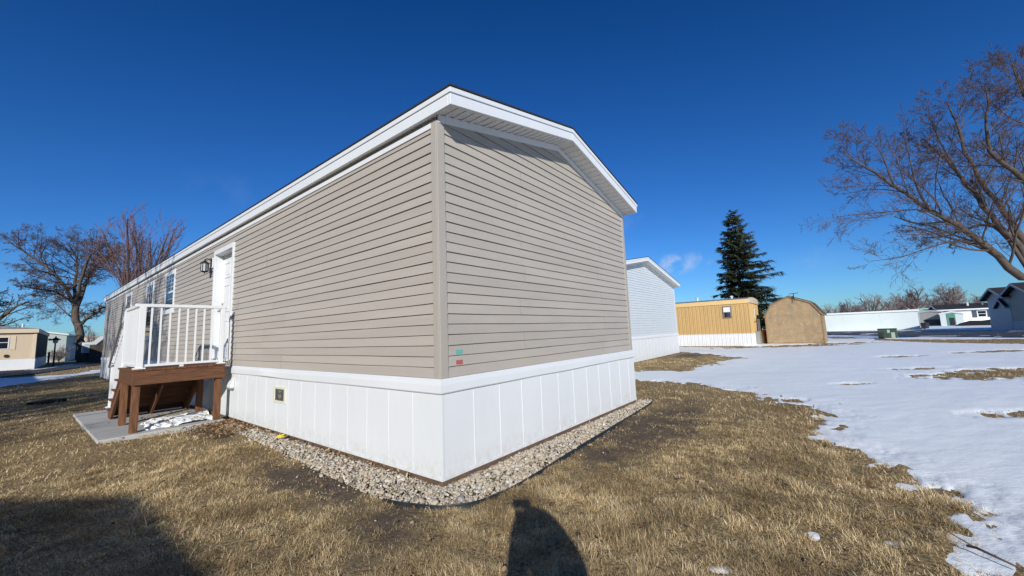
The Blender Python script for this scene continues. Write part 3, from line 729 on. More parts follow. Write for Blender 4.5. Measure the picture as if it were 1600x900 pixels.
# lantern beside the door
LS = .74; cx, cy, cz = -.150, 7.15, 2.90
mb_ = MB(); mb_.box(-.036, -.012, cy - .065, cy + .06, cz + .0, cz + .22)
lant = mb_.build('wall_lantern', M['white'], tan, bevel=.006)
b_ = MB()
b_.box(-.048, -.0365, cy - .035, cy + .035, cz + .02, cz + .20)
b_.tube([(-.045, cy, cz + .14), (-.08, cy, cz + .185), (-.12, cy, cz + .19), (cx, cy, cz + .155)], .009, 8)
b_.tube([(-.045, cy, cz + .02), (-.065, cy, cz - .04), (-.055, cy, cz - .10), (-.04, cy, cz - .08)], .008, 8)
b_.lathe([(r_ * LS, z_ * LS) for r_, z_ in [(.012, .235), (.018, .225), (.012, .20), (.03, .185), (.105, .125), (.108, .112), (.095, .108)]], (cx, cy, cz), 8)
b_.lathe([(r_ * LS, z_ * LS) for r_, z_ in [(.088, -.105), (.092, -.118), (.05, -.14), (.015, -.145), (.012, -.165), (.004, -.175)]], (cx, cy, cz), 8)
for k in range(8):
    t = 2 * math.pi * k / 8; b_.bar((cx + .088 * LS * math.cos(t), cy + .088 * LS * math.sin(t), cz - .11 * LS), (cx + .088 * LS * math.cos(t), cy + .088 * LS * math.sin(t), cz + .112 * LS), .009, .009)
b_.build('lantern_cage', M['black'], lant)
g_ = MB(); g_.lathe([(.079 * LS, -.104 * LS), (.079 * LS, .108 * LS)], (cx, cy, cz), 8); g_.build('lantern_glass', M['lamp_glass'], lant)
# crawl-space vent in the skirting
vf = MB(); v0, v1, w0, w1 = 3.30, 3.73, .405, .645; xo = -.0265
vf.box(xo - .014, xo, v0, v1, w1 - .035, w1); vf.box(xo - .014, xo, v0, v1, w0, w0 + .035)
vf.box(xo - .014, xo, v0, v0 + .055, w0 + .035, w1 - .035); vf.box(xo - .014, xo, v1 - .055, v1, w0 + .035, w1 - .035)
vent = vf.build('skirt_vent', M['vent'], tan, bevel=.004)
vg = MB(); vg.box(xo - .004, xo, v0 + .05, v1 - .05, w0 + .03, w1 - .03); vg.build('vent_grille', M['vent_grey'], vent)
vh = MB()
for i in range(9):
    for j in range(6):
        yy = v0 + .075 + i * .0345; zz = w0 + .052 + j * .027 + (.013 if i % 2 else 0)
        if zz > w1 - .045 or 3 <= i <= 5 and j in (1, 2, 4): continue
        vh = MB(); vh.add([(xo - .0055, yy + .0155 * math.cos(t), zz + .0125 * math.sin(t)) for t in np.linspace(0, 2 * math.pi, 7)[:-1]], [(0, 1, 2, 3, 4, 5)]); vh.build('vent_hole', M['vent_dark'], vent)
# dryer hood
dh = MB(); dh.prism([(-.027, .70), (-.095, .55), (-.095, .515), (-.027, .515)], 'y', 5.46, 5.66)
hood = dh.build('dryer_hood', M['skirt'], tan, bevel=.012)
dh = MB(); dh.box(-.088, -.03, 5.475, 5.645, .49, .5145); dh.build('hood_flap', M['slate_grey'], hood)
# certification plates on the gable end
for nm, m_, z0_, z1_, lb in (('label_plate', M['teal'], 1.112, 1.158, 'faded teal plate'), ('label_plate', M['red'], 1.010, 1.058, 'faded red plate')):
    q = MB(); q.box(.180, .268, -.0155, -.0135, z0_, z1_); tag(q.build(nm, m_, tan), lb)
# small roof vent pipes
for y_ in (7.5, 15.0):
    q = MB(); q.tube([(3.0, y_, ZR - .5), (3.0, y_, ZR + .1)], .04, 10); q.build('vent_pipe', M['grip'], tan)

# --- neighbours in the same row
gt, gz, _ = home('mobile_home', uv(9.57, 3.0, -.02), ROT, 'pale grey lap sided home with dark roof and white skirting, just behind the tan one', 8.9, 16, 1.0, 22 * .1016, .18,
              M['grey_siding'], M['white'], M['shingle'], M['soffit'], M['skirt'], rise=.10, fh=.16, rake=.3, eave=.1)
nt_, _, _ = home('mobile_home', uv(-12.9, -17.05, 0) , ROT, 'cream home behind the photographer whose roof corner shades the lower left lawn', 4.6, 13.4, .9, 23 * .1016, .33,
                 M['tan_trim'], M['white'], M['shingle'], M['soffit'], M['skirt'], rise=.10, fh=.16)

home('mobile_home', uv(-13.0, 17.0, 0), ROT, 'beige home out of view to the left whose long shadow falls over the icy lane', 4.6, 20, .9, 23 * .1016, .25,
     M['tan_trim'], M['white'], M['shingle'], M['soffit'], M['skirt'], rise=.10, fh=.16)

# ochre trailer with ribbed sides
gold = thing('mobile_home', uv(25.45, .57, GZ), ROT, 'ochre trailer with ribbed metal sides and pale roof cap beside the shed', 'mobile home')
GW, GL = 4.2, 16.0
q = MB(); ribs(q, (0, GL, 0), (0, 0, 0), .76, 2.65, (-1, 0, 0), .23); ribs(q, (0, 0, 0), (GW, 0, 0), .76, 2.65, (0, -1, 0), .23)
ribs(q, (GW, 0, 0), (GW, GL, 0), .76, 2.65, (1, 0, 0), .23); ribs(q, (GW, GL, 0), (0, GL, 0), .76, 2.65, (0, 1, 0), .23)
q.build('wall', M['gold'], gold)
q = MB(); ribs(q, (-.02, GL, 0), (-.02, -.02, 0), 0, .75, (-1, 0, 0), .23, .012); ribs(q, (-.02, -.02, 0), (GW + .02, -.02, 0), 0, .75, (0, -1, 0), .23, .012)
ribs(q, (GW + .02, -.02, 0), (GW + .02, GL, 0), 0, .75, (1, 0, 0), .23, .012); q.box(-.045, GW + .045, -.045, GL, .74, .765); q.build('skirting', M['white'], gold)
arc = [(GW / 2 + (GW / 2 + .05) * math.cos(a), 2.87 + .17 * math.sin(a)) for a in np.linspace(math.pi, 0, 13)]
q = MB(); q.prism([(-.05, 2.65), (GW + .05, 2.65)] + arc[::-1], 'y', -.06, .03); q.build('roof_cap', M['cream_cap'], gold)
q = MB(); q.box(-.05, -.02, .032, GL, 2.63, 2.89); q.box(GW + .02, GW + .05, .032, GL, 2.63, 2.89); q.build('fascia', M['gold_trim'], gold)
q = MB(); q.prism([(-.06, 2.892), (GW + .06, 2.892)] + [(GW / 2 + (GW / 2 + .06) * math.cos(a), 2.893 + .16 * math.sin(a)) for a in np.linspace(0, math.pi, 13)], 'y', .032, GL)
rf = q.build('roof', M['old_roof'], gold)
for y_, h_ in ((3.2, .22), (8.2, .35), (1.1, .16)):
    q = MB(); q.lathe([(.07, 0), (.07, h_), (.11, h_ + .01), (.11, h_ + .06), (.03, h_ + .09)], (GW * .3, y_, 2.98), 10); q.build('roof_vent', M['white_metal'], rf)
window(gold, -.02, 1.0, 1.48, 1.76, 2.5, M['grip'], M['glass'], grid=False, head=.05, fw=.05)
q = MB(); q.box(-.05, -.04, 1.05, 1.43, 2.14, 2.44); q.build('curtain', M['white'], gold)
# narrow window on the end wall
q = MB(); q.box(1.9, 2.3, -.05, -.02, 1.7, 2.3); wf = q.build('window', M['white'], gold)
q = MB(); q.box(1.95, 2.25, -.054, -.051, 1.75, 2.25); q.build('pane', M['lamp_glass'], wf)

# gambrel shed
sp = gnd(1200.5, 537.8); SHR = RAD(-41)
_k = (1290 - 800) / FPX * 1.0
shw = 3.0
for _i in range(60):                            # widen until the right corner sits where it was surveyed
    _q = Vector((sp[0] + shw * math.cos(SHR), sp[1] + shw * math.sin(SHR), GZ)) - Vector((0, 0, CAMZ))
    shw += (1290 - (800 + FPX * _q.dot(_rt) / _q.dot(_fw))) * .02
shed = thing('shed', (sp[0], sp[1], GZ), SHR, 'weathered tan gambrel shed with blotchy plywood front', 'shed')
prof = [(0, 0), (shw, 0), (shw - .02, 1.78), (shw - .5, 2.48), (shw * .47, 2.90), (.45, 2.48), (.02, 1.78)]
q = MB(); q.prism(prof, 'y', 0, 3.2); q.build('wall', M['shed'], shed)
q = MB(); rp = [(shw + .08, 1.72), (shw - .46, 2.52), (shw * .47, 2.96), (.41, 2.52), (-.08, 1.72)]
for a, b in zip(rp[:-1], rp[1:]):
    nx, nz = (b[1] - a[1]), -(b[0] - a[0]); l_ = math.hypot(nx, nz); nx, nz = nx / l_ * .05, nz / l_ * .05
    q.prism([a, b, (b[0] + nx, b[1] + nz), (a[0] + nx, a[1] + nz)], 'y', -.06, 3.26)
q.build('roof', M['shed_roof'], shed)
q = MB()
for a, b in zip(rp[:-1], rp[1:]):
    q.bar((a[0], -.035, a[1] - .03), (b[0], -.035, b[1] - .03), .05, .08)
q.build('trim', M['shed_trim'], shed)
q = MB(); q.box(-.03, .03, -.02, .03, .02, 1.68); q.box(shw - .05, shw + .01, -.02, .03, .02, 1.68); q.box(.05, shw - .06, -.018, -.002, .0, .1); q.build('corner_board', M['shed_trim'], shed)
ant = thing('roof_antenna', Matrix.Rotation(SHR, 3, 'Z') @ Vector((1.62, -.12, 2.82)) + Vector((sp[0], sp[1], GZ)), SHR, 'small dark antenna mast on the peak of the tan shed', 'antenna')
q = MB(); q.tube([(0, 0, -.2), (0, 0, .28)], .022, 8); q.build('mast', M['black'], ant)
q = MB(); q.bar((-.22, 0, .27), (.24, 0, .30), .03, .03); q.bar((-.15, -.1, .28), (-.15, .14, .28), .02, .02); q.bar((.15, -.12, .29), (.15, .12, .29), .02, .02); q.bar((-.12, 0, .02), (0, 0, .16), .03, .03); q.build('boom', M['black'], ant)
# wooden bin between trailer and shed
bp_ = gnd(1194, 537.3)
bn = thing('wooden_bin', (bp_[0], bp_[1], GZ), RAD(20), 'orange brown wooden bin standing between ochre trailer and shed', 'bin')
q = MB(); q.box(-.22, .22, -.22, .22, 0, .86); q.build('box', M['brownbox'], bn, bevel=.02)
q = MB(); q.box(-.25, .25, -.25, .25, .862, .91); q.build('lid', M['brownbox'], bn, bevel=.01)
q = MB()
for z_ in (.12, .45, .76):
    q = MB(); q.box(-.235, .235, -.235, -.2205, z_, z_ + .06); q.build('slat', M['shed_trim'], bn)
dk = far(1183, 536, 25.6)
st_ = thing('entry_step', uv(26.7, .02, GZ), ROT, 'entry steps at the end of the ochre trailer, the shadow on them painted as dark grey', 'steps')
q = MB(); q.box(0, .8, 0.28, .54, 0, .85); q.build('landing', M['slate_grey'], st_)  # dark grey here is the shadow past the trailer's end, put into the colour
q = MB(); q.box(.803, 1.2, 0.28, .54, 0, .45); q.build('step', M['slate_grey'], st_)
q = MB(); q.bar((.03, .32, .85), (.03, .32, 1.6), .05, .05); q.bar((.77, .32, .85), (.77, .32, 1.6), .05, .05); q.bar((.0, .32, 1.6), (.8, .32, 1.6), .05, .05); q.build('handrail', M['grip'], st_)

# long white trailer
wp = gnd(1438, 514.8)
wt_ = thing('mobile_home', (wp[0], wp[1], GZ), ROT + RAD(4), 'long plain white trailer in the distance behind the green utility box', 'mobile home')
WH, WL, WW = 2.02, 26.0, 4.2
q = MB(); q.box(0, WW, 0, WL, .05, WH); q.build('wall', M['white_metal'], wt_)
q = MB()
for y_ in (3.1, 6.4, 9.7, 13.0, 16.3, 19.6):
    q = MB(); q.box(-.012, -.001, y_ - .02, y_ + .02, .1, WH - .05); q.build('seam_strip', M['white_metal'], wt_)
q = MB(); q.prism([(-.12, WH + .003), (WW + .12, WH + .003), (WW + .12, WH + .2), (WW / 2, WH + .24), (-.12, WH + .2)], 'y', -.12, WL + .1); q.build('roof', M['white'], wt_)
q = MB(); q.box(.02, WW - .02, .02, WL, -.03, .049); q.build('base', M['grip'], wt_)

# green utility box and pedestal
bx_ = gnd(1388, 529.2)
ub = thing('utility_box', (bx_[0], bx_[1], GZ), RAD(-44), 'dark green utility transformer box standing on the snow', 'utility box')
q = MB(); q.box(-.47, .47, -.35, .4, 0.06, .62); bo = q.build('cabinet', M['box_green'], ub, bevel=.02)
q = MB(); q.box(-.485, .485, -.37, .42, .622, .68); q.build('lid', M['box_green'], ub, bevel=.015)
q = MB(); q.box(-.54, .54, -.42, .48, -.05, .059); q.build('pad', M['concrete'], ub)
q = MB(); q.box(-.44, -.20, -.36, -.351, .09, .44); q.build('door', M['dark_bin'], ub)
q = MB(); q.box(-.01, .12, -.362, -.352, .40, .60); q.build('notice', M['pale_green'], ub)
pd = gnd(1396.5, 530)
pe = thing('utility_pedestal', (pd[0], pd[1], GZ), RAD(-44), 'pale grey green pedestal in front of the green utility box', 'pedestal')
q = MB(); q.box(-.09, .09, -.08, .08, 0, .40); q.build('post', M['pale_green'], pe, bevel=.015)
q = MB(); q.box(-.1, .1, -.09, .09, .401, .44); q.build('cap', M['pale_green'], pe, bevel=.02)

# far right: small white shed, white house, carport, bin, slate houses
def simple_house(name, loc, rz, label, cat, W_, L_, h, slope, wallm, roofm, trim, over=.3, base=None):
    t = thing(name, loc, rz, label, cat)
    q = MB(); zr = h + slope * W_ / 2
    q.prism([(0, 0), (W_, 0), (W_, h), (W_ / 2, zr), (0, h)], 'y', 0, L_); q.build('wall', wallm, t)
    q = MB()
    for s in (0, 1):
        A = [(-over, h - slope * over), (W_ / 2, zr), (W_ / 2, zr + .14), (-over, h - slope * over + .14)]
        if s: A = [(W_ - p[0], p[1]) for p in A][::-1]
        q.prism([(p[0], p[1] + .003) for p in A], 'y', -over, L_ + over)
    q.build('roof', roofm, t)
    q = MB()
    for s in (0, 1):
        A = [(-over - .01, h - slope * over - .05), (W_ / 2, zr - .05), (W_ / 2, zr + .12), (-over - .01, h - slope * over + .12)]
        if s: A = [(W_ - p[0], p[1]) for p in A][::-1]
        q.prism(A, 'y', -over - .05, -over - .002); q.prism(A, 'y', L_ + over + .002, L_ + over + .05)
    for x_ in ((-over - .06, -over - .015), (W_ + over + .015, W_ + over + .06)): q.box(*x_, -over, L_ + over, h - slope * over - .06, h - slope * over + .1)
    q.build('fascia', trim, t)
    if base:
        q = MB(); q.box(-.03, W_ + .03, -.03, L_ + .03, -.05, .75); q.build('skirting', base, t)
    return t
# white house, long side to us
hp = far(1472, 509, 56) - V * 9.0
wh = simple_house('house', (hp[0], hp[1], GZ), ROT, 'white lap sided house with dark roof far behind the small white shed', 'house', 5.5, 9.0, 2.25, .24, M['white_siding'], M['shingle'], M['white'], over=.35)
window(wh, 0, 4.65, 5.55, 1.05, 1.95, M['white'], M['glass'], grid=False, head=.08)
for y_ in (4.2, 5.58):
    q = MB(); q.box(-.04, -.004, y_, y_ + .42, 1.02, 1.98); q.build('shutter', M['shutter'], wh)
q = MB(); q.lathe([(.12, 0), (.12, .5), (.18, .55), (.1, .65)], (1.4, 6.0, 2.55), 8); q.build('vent_pipe', M['white_metal'], wh)
q = MB(); q.lathe([(.12, 0), (.12, .4), (.18, .45), (.1, .5)], (1.6, 4.6, 2.6), 8); q.build('vent_pipe', M['grip'], wh)
ap = gnd(1511, 509.6)
s2 = simple_house('shed', (ap[0], ap[1], GZ), ROT + RAD(55) , 'small white storage shed with green door in front of the white house', 'shed', 2.15, 2.3, 1.62, .25, M['white_metal'], M['white'], M['white'], over=.06)
s2.location = tuple(gnd(1471, 509.5)[:2]) + (GZ,); s2.rotation_euler.z = RAD(-48)
q = MB(); q.box(.62, 1.42, -.05, -.004, .02, 1.72); gd = q.build('door', M['green_door'], s2)
q = MB(); q.box(.82, 1.32, -.06, -.051, .02, 1.1); q.build('door_opening', M['dark_bin'], gd)
cp = far(1439, 508, 57)
cg = simple_house('garage', (cp[0], cp[1], GZ), RAD(-42), 'low grey garage between white trailer and white house', 'garage', 2.2, 5, 2.0, .14, M['slate_grey'], M['slate_grey'], M['slate_trim'], over=.1)
q = MB(); q.box(.4, 1.9, -.03, -.004, .2, .95); q.build('door', M['dark_bin'], cg)
bb = gnd(1446, 514.2)
tb = thing('trash_bin', (bb[0], bb[1], GZ), RAD(10), 'dark wheeled trash bin at the right end of the white trailer', 'trash bin')
q = MB(); q.hexa([(-.22, -.22, .06), (.22, -.22, .06), (.22, .22, .06), (-.22, .22, .06)], [(-.25, -.27, .66), (.25, -.27, .66), (.25, .27, .66), (-.25, .27, .66)]); q.build('body', M['dark_bin'], tb, bevel=.03)
q = MB(); q.box(-.27, .27, -.29, .29, .662, .71); q.build('lid', M['dark_bin'], tb, bevel=.02)
for s in (-1, 1):
    q = MB(); q.tube([(s * .2, .24, .09), (s * .26, .24, .09)], .09, 12); q.build('wheel', M['black'], tb)
lp = gnd(1444, 513)
cl = thing('clothes_post', (lp[0] , lp[1] + .4, GZ), RAD(-40), 'grey post with a crossbar behind the trash bin', 'post')
q = MB(); q.tube([(0, 0, 0), (0, 0, 2.4)], .06, 8); q.build('post', M['slate_trim'], cl)
q = MB(); q.bar((-.9, 0, 2.3), (.9, 0, 2.36), .08, .08); q.build('crossbar', M['pale_green'], cl)
vp = far(1530, 509.0, 50)
cv = thing('covered_pile', (vp[0], vp[1], GZ), RAD(-50), 'dark covered woodpile low against the white house', 'woodpile')
q = MB(); q.prism([(-2.1, 0), (2.0, 0), (1.9, .45), (1.2, .75), (.3, .62), (-.7, .66), (-1.6, .35)], 'y', -.4, .4); q.build('cover', M['rubber'], cv, bevel=.06)
q = MB(); q.box(-2.2, 2.1, -.5, .5, -.03, .02); q.build('pallet', M['shed_trim'], cv)
# slate blue houses: gables turned to us, away from the sun
def slate(px, py, Y, W_, L_, h, slope, wallm, label, rz=ROT + math.pi, over=.4):
    p = far(px, py, Y)
    return simple_house('house', (p[0], p[1], GZ), rz, label, 'house', W_, L_, h, slope, wallm, M['shingle'], M['slate_trim'], over=over, base=M['slate'])
slate(1550, 513, 37, 5.4, 12, 2.78, .30, M['slate'], 'slate blue gabled house at the right, farther of the pair')
slate(1566, 514, 35, 2.4, 5, 2.0, .5, M['slate'], 'small slate blue gabled entry between the two slate houses', over=.25)
slate(1583, 515, 33, 5.6, 14, 2.80, .30, M['slate_grey'], 'dark grey gabled house at the right edge, nearer of the pair')

# left distance
tp = gnd(52, 576.5)
tl = thing('mobile_home', (tp[0], tp[1], GZ), ROT + RAD(-4), 'tan paneled trailer with dark window at the left edge', 'mobile home')
TW, TLn = 4.2, 14.0
q = MB(); q.box(-TW, 0, 0, TLn, .78, 2.72); q.build('wall', M['tan_wall'], tl)
q = MB(); q.box(-TW - .03, .04, -.03, TLn, 0, .779); q.build('skirting', M['white'], tl)
q = MB(); q.box(-TW - .1, .1, -.2, TLn, 2.722, 3.02); q.build('fascia', M['tan_trim'], tl)
q = MB(); q.prism([(-TW - .12, 3.023), (.12, 3.023), (-TW / 2, 3.3)], 'y', -.22, TLn); q.build('roof', M['old_roof'], tl)
q = MB(); q.box(-.14, .02, -.035, -.001, .8, 2.70); q.box(.001, .03, 0, .1, .8, 2.7); q.build('corner_post', M['tan_trim'], tl)
q = MB(); q.box(.004, .02, .1, TLn, .8, 2.715); q.build('side_wall_shade', M['dark_wall_and_shade'], tl)  # dark sheet over the tan wall: painted shade on the side away from the sun
q = MB(); q.box(-2.1, -1.25, -.03, -.001, 1.55, 2.45); tw_ = q.build('window', M['white'], tl)
q = MB(); q.box(-2.04, -1.31, -.034, -.031, 1.6, 2.02); q.box(-2.04, -1.31, -.034, -.031, 2.06, 2.4); q.build('pane', M['glass'], tw_)
q = MB(); q.box(-1.22, -.95, -.025, -.001, 1.5, 2.5); q.build('shutter', M['tan_trim'], tl)
q = MB(); q.tube([(-1.32, -.002, 1.05), (-1.32, -.06, 1.05)], .12, 12); q.build('round_vent', M['dark_bin'], tl)
q = MB(); q.tube([(-.78, 1, 3.0), (-.78, 1, 3.45)], .05, 8); q.tube([(-.6, 1, 3.35), (-.5, 1, 3.37)], .03, 6); q.build('vent_pipe', M['white'], tl)
sg = gnd(95, 560.5)
sh_ = simple_house('mobile_home', (0, 0, GZ), ROT + RAD(-8), 'pale sage home with red shutter beyond the lamp post', 'mobile home', 4.6, 14, 3.1, .2, M['sage'], M['old_roof'], M['white'], over=.15)
c_ = far(97, 562, 46); sh_.location = (c_[0], c_[1], GZ); ca = ROT + RAD(-8)
sh_.location.x -= 4.4 * math.cos(ca); sh_.location.y -= 4.4 * math.sin(ca)
q = MB(); q.box(1.35, 2.25, -.03, -.004, 1.55, 2.45); ww = q.build('window', M['white'], sh_); q = MB(); q.box(1.42, 2.18, -.036, -.031, 1.6, 2.38); q.build('pane', M['glass'], ww)
q = MB(); q.box(2.3, 2.75, -.04, -.004, 1.4, 2.6); q.build('shutter', M['red_shutter'], sh_)
q = MB(); q.box(3.2, 3.4, -.08, -.004, 2.5, 2.7); q.build('wall_light', M['black'], sh_)
q = MB(); q.box(.25, 1.3, -1.6, -.05, 0, 2.3); q.prism([(.15, 2.303), (1.4, 2.303), (.6, 2.55)], 'y', -1.7, -.05); q.build('porch', M['sage'], sh_)
lpp = gnd(83, 573)
lm = thing('lamp_post', (lpp[0], lpp[1], GZ), 0, 'black yard lamp post with a lantern head near the tan trailer', 'lamp post')
q = MB(); q.tube([(0, 0, 0), (0, 0, 1.9)], [.06, .045], 10); q.build('pole', M['black'], lm)
q = MB(); q.lathe([(.07, 1.9), (.13, 1.96), (.17, 2.15), (.15, 2.17)], (0, 0, 0), 8); q.build('lamp_glass', M['lamp_glass'], lm)
q = MB(); q.lathe([(.33, 2.172), (.3, 2.21), (.13, 2.33), (.05, 2.38), (.04, 2.46), (.01, 2.5)], (0, 0, 0), 8); q.build('lamp_cap', M['black'], lm)
p2 = far(118, 557, 52)
l2 = thing('lamp_post', (p2[0], p2[1], GZ), 0, 'smaller farther lamp post beside the big bare tree', 'lamp post')
q = MB(); q.tube([(0, 0, 0), (0, 0, 1.9)], [.06, .045], 8); q.build('pole', M['black'], l2)
q = MB(); q.lathe([(.07, 1.9), (.2, 2.1), (.3, 2.15), (.05, 2.35)], (0, 0, 0), 8); q.build('lamp_cap', M['black'], l2)
mp_ = gnd(75, 569)
ml = thing('yard_post', (mp_[0], mp_[1], GZ), 0, 'short dark yard post between lamp post and tan trailer', 'post')
q = MB(); q.tube([(0, 0, 0), (0, 0, 1.05)], .07, 8); q.build('post', M['black'], ml)
q = MB(); q.lathe([(.1, 1.05), (.1, 1.1), (.02, 1.2)], (0, 0, 0), 8); q.build('cap', M['black'], ml)
# bare bushes by the sage home are grown further down
ds = far(148, 561, 37)
dg = thing('shed', (ds[0], ds[1], GZ), ROT + RAD(2), 'dark brown shed with pale roof side behind the far end of the tan home', 'shed')
pr = [(0, 0), (3.4, 0), (3.4, 1.7), (2.7, 2.5), (1.7, 2.85), (.7, 2.5), (0, 1.7)]
q = MB(); q.prism(pr, 'y', 0, 3.5); q.build('wall', M['dark_wall_and_shade'], dg)
q = MB()
for a, b in zip(pr[2:-1], pr[3:]):
    nx, nz = (b[1] - a[1]), -(b[0] - a[0]); l_ = math.hypot(nx, nz); nx, nz = nx / l_ * .06, nz / l_ * .06
    q.prism([(a[0] + nx * .1, a[1] + nz * .1), (b[0] + nx * .1, b[1] + nz * .1), (b[0] + nx, b[1] + nz), (a[0] + nx, a[1] + nz)], 'y', -.08, 3.58)
q.build('roof', M['pale_blue'], dg)
a2 = far(139, 560.5, 40)
ac = thing('white_cabinet', (a2[0], a2[1], GZ), ROT, 'white louvered cabinet on a brown stand beside the big tree', 'cabinet')
q = MB(); q.box(-.55, .55, -.4, .4, .95, 2.0); q.build('cabinet', M['white'], ac, bevel=.02)
q = MB()
for k in range(7): q.box(-.42, .42, -.415, -.401, 1.05 + k * .12, 1.1 + k * .12)
q.build('louver', M['slate_trim'], ac)
q = MB(); q.box(-.5, .5, -.35, .35, .7, .949); q.box(-.3, .3, -.2, .2, 0, .70); q.build('stand', M['ledger'], ac)
fh_ = far(106, 552.5, 75)
simple_house('house', (fh_[0], fh_[1], GZ), ROT + RAD(-60), 'tiny tan roofed house on the horizon left of the big tree', 'house', 7, 11, 2.5, .35, M['tan_wall'], M['tan_trim'], M['tan_trim'])
pb = far(1183, 516, 60)
simple_house('house', (pb[0] - 2, pb[1], GZ), ROT, 'pale distant house glimpsed between the ochre trailer and shed', 'house', 7, 10, 3.6, .25, M['pale_blue'], M['old_roof'], M['white'])

# ------------------------------------------------------------------ entry deck
deck = thing('entry_deck', P0, ROT, 'brown stained wooden entry deck with white railing and stairs below the white door', 'deck')
DZ = .945; xo, xi = -1.35, -.165; ya, yb = 5.50, 6.78
q = MB(); q.box(xo, xi, ya, ya + .038, .716, .928); q.build('rim_beam', M['wood_x'], deck, bevel=.004)
q = MB(); q.box(xo, xo + .038, ya + .0385, yb - .0385, .716, .928); q.build('rim_beam', M['wood_x'], deck, bevel=.004)
q = MB(); q.box(xo, xi, yb - .038, yb, .716, .928); q.build('rim_beam', M['wood_x'], deck, bevel=.004)
q = MB()
for k in range(9):
    a = xo - .015 + k * .1345; q.box(a, a + .128, ya - .012, yb + .02, .929, .957)
q.build('deck_board', M['wood'], deck, bevel=.003)
for x_ in (-.95, -.55):
    q = MB(); q.box(x_ - .019, x_ + .019, ya + .039, yb - .039, .73, .926); q.build('joist', M['wood'], deck)
for x_, y_, tl_ in ((-1.335, 5.545, 0), (-.285, 5.545, 0), (-1.335, 6.56, 0), (-.285, 6.62, 0)):
    q = MB(); q.box(x_, x_ + .09, y_, y_ + .09, .0, .80 if x_ > -1 else .715); q.build('leg', M['wood'], deck, bevel=.004)
nst = 4; rise = DZ / (nst + 1); run = .27
def stringer(x_):
    q = MB(); pts = [(yb + .002, DZ - .06)]
    for k in range(nst):
        pts += [(yb + .002 + run * k, DZ - rise * (k + 1) - .03), (yb + run * (k + 1), DZ - rise * (k + 1) - .03)]
    pts += [(yb + run * nst, .0), (yb + run * nst - .28, .0), (yb + .002, DZ - .36)]
    q.prism(pts, 'x', x_, x_ + .038); return q
for x_ in (-1.33, -.78, -.24):
    stringer(x_).build('stringer', M['wood'], deck, bevel=.003)
for k in range(nst):
    z = DZ - rise * (k + 1); y = yb + run * k
    q = MB(); q.box(-1.37, -.17, y - .01, y + .132, z - .0295, z); q.box(-1.37, -.17, y + .138, y + .285, z - .0295, z); q.build('tread', M['wood_x'], deck, bevel=.003)
    q = MB(); q.box(-1.33, -.2, y - .02, y - .0015, z + .001, z + rise - .031); q.build('riser', M['wood_x'], deck)
q = MB(); q.box(-1.33, -.2, yb + run * nst + .002, yb + run * nst + .02, .02, rise - .031); q.build('riser', M['wood_x'], deck)
# front railing
def railing(pts_top, pts_bot, posts, nbal, name, bal_from):
    r = MB()
    for a, b in zip(pts_top[:-1], pts_top[1:]): r.bar(a, b, .058, .05)
    root = r.build(name, M['white'], deck, bevel=.006)
    r = MB()
    for a, b in zip(pts_bot[:-1], pts_bot[1:]): r.bar(a, b, .042, .038)
    r.build('bottom_rail', M['white'], root, bevel=.004)
    for (a, b, n) in bal_from:
        for k in range(n):
            t = (k + 1) / (n + 1)
            A = np.array(a[0]) * (1 - t) + np.array(a[1]) * t; B = np.array(b[0]) * (1 - t) + np.array(b[1]) * t
            q = MB(); q.bar(A, B, .022, .022); q.build('baluster', M['white'], root)
    return root
py_ = ya + .045
fr_ = railing([(-1.37, py_, 1.952), (-.185, py_, 1.952)], [(-1.25, py_, 1.008), (-.26, py_, 1.008)], None, 8, 'front_railing',
              [(((-1.281, py_, 1.028), (-.265, py_, 1.028)), ((-1.281, py_, 1.926), (-.265, py_, 1.926)), 8)])
sd_ = railing([(-1.30, py_ + .03, 1.952), (-1.30, yb - .04, 1.952), (-1.30, yb + run * nst - .02, 1.952 - rise * nst - .05)], [(-1.30, py_ + .04, 1.008), (-1.30, yb - .06, 1.008)], None, 8, 'side_railing',
              [(((-1.30, py_ + .05, 1.028), (-1.30, yb - .08, 1.028)), ((-1.30, py_ + .05, 1.926), (-1.30, yb - .08, 1.926)), 10),
               (((-1.30, yb + .03, 1.0), (-1.30, yb + run * nst - .05, 1.0 - rise * nst - .06)), ((-1.30, yb + .03, 1.89), (-1.30, yb + run * nst - .05, 1.93 - rise * nst - .05)), 10)])
q = MB(); q.bar((-1.30, yb - .02, .985), (-1.30, yb + run * nst - .03, 1.01 - rise * nst - .06), .042, .038); q.build('bottom_rail', M['white'], sd_, bevel=.004)
for x_, y_, z0, z1 in ((-1.32 + .04, py_, DZ + .013, 1.927), (-.228, py_, DZ + .013, 1.927), (-1.30, yb - .06, DZ + .013, 1.927), (-1.30, yb + run * nst - .03, DZ - rise * nst, 1.16)):
    w_ = .041 if x_ < -1 else .03
    q = MB(); q.box(x_ - w_, x_ + w_, y_ - w_, y_ + w_, z0, z1); po = q.build('post', M['white'], deck, bevel=.005)
    q = MB(); q.box(x_ - w_ - .03, x_ + w_ + .03, y_ - w_ - .03, y_ + w_ + .03, z0, z0 + .022); q.build('post_base', M['white'], po, bevel=.004)
q = MB(); q.box(-.79, -.74, py_ - .02, py_ + .02, DZ + .0125, .988); q.build('rail_foot', M['white'], deck)
q = MB(); q.tube([(-1.37, yb - .05, 1.74), (-1.37, yb + run * nst - .05, 1.74 - rise * nst - .04)], .016, 8)
for t in (.1, .5, .9):
    y_ = yb - .05 + t * run * nst; z_ = 1.74 - t * (rise * nst + .04); q.tube([(-1.37, y_, z_), (-1.325, y_, z_ - .02)], .008, 6)
q.build('grip_rail', M['grip'], deck)
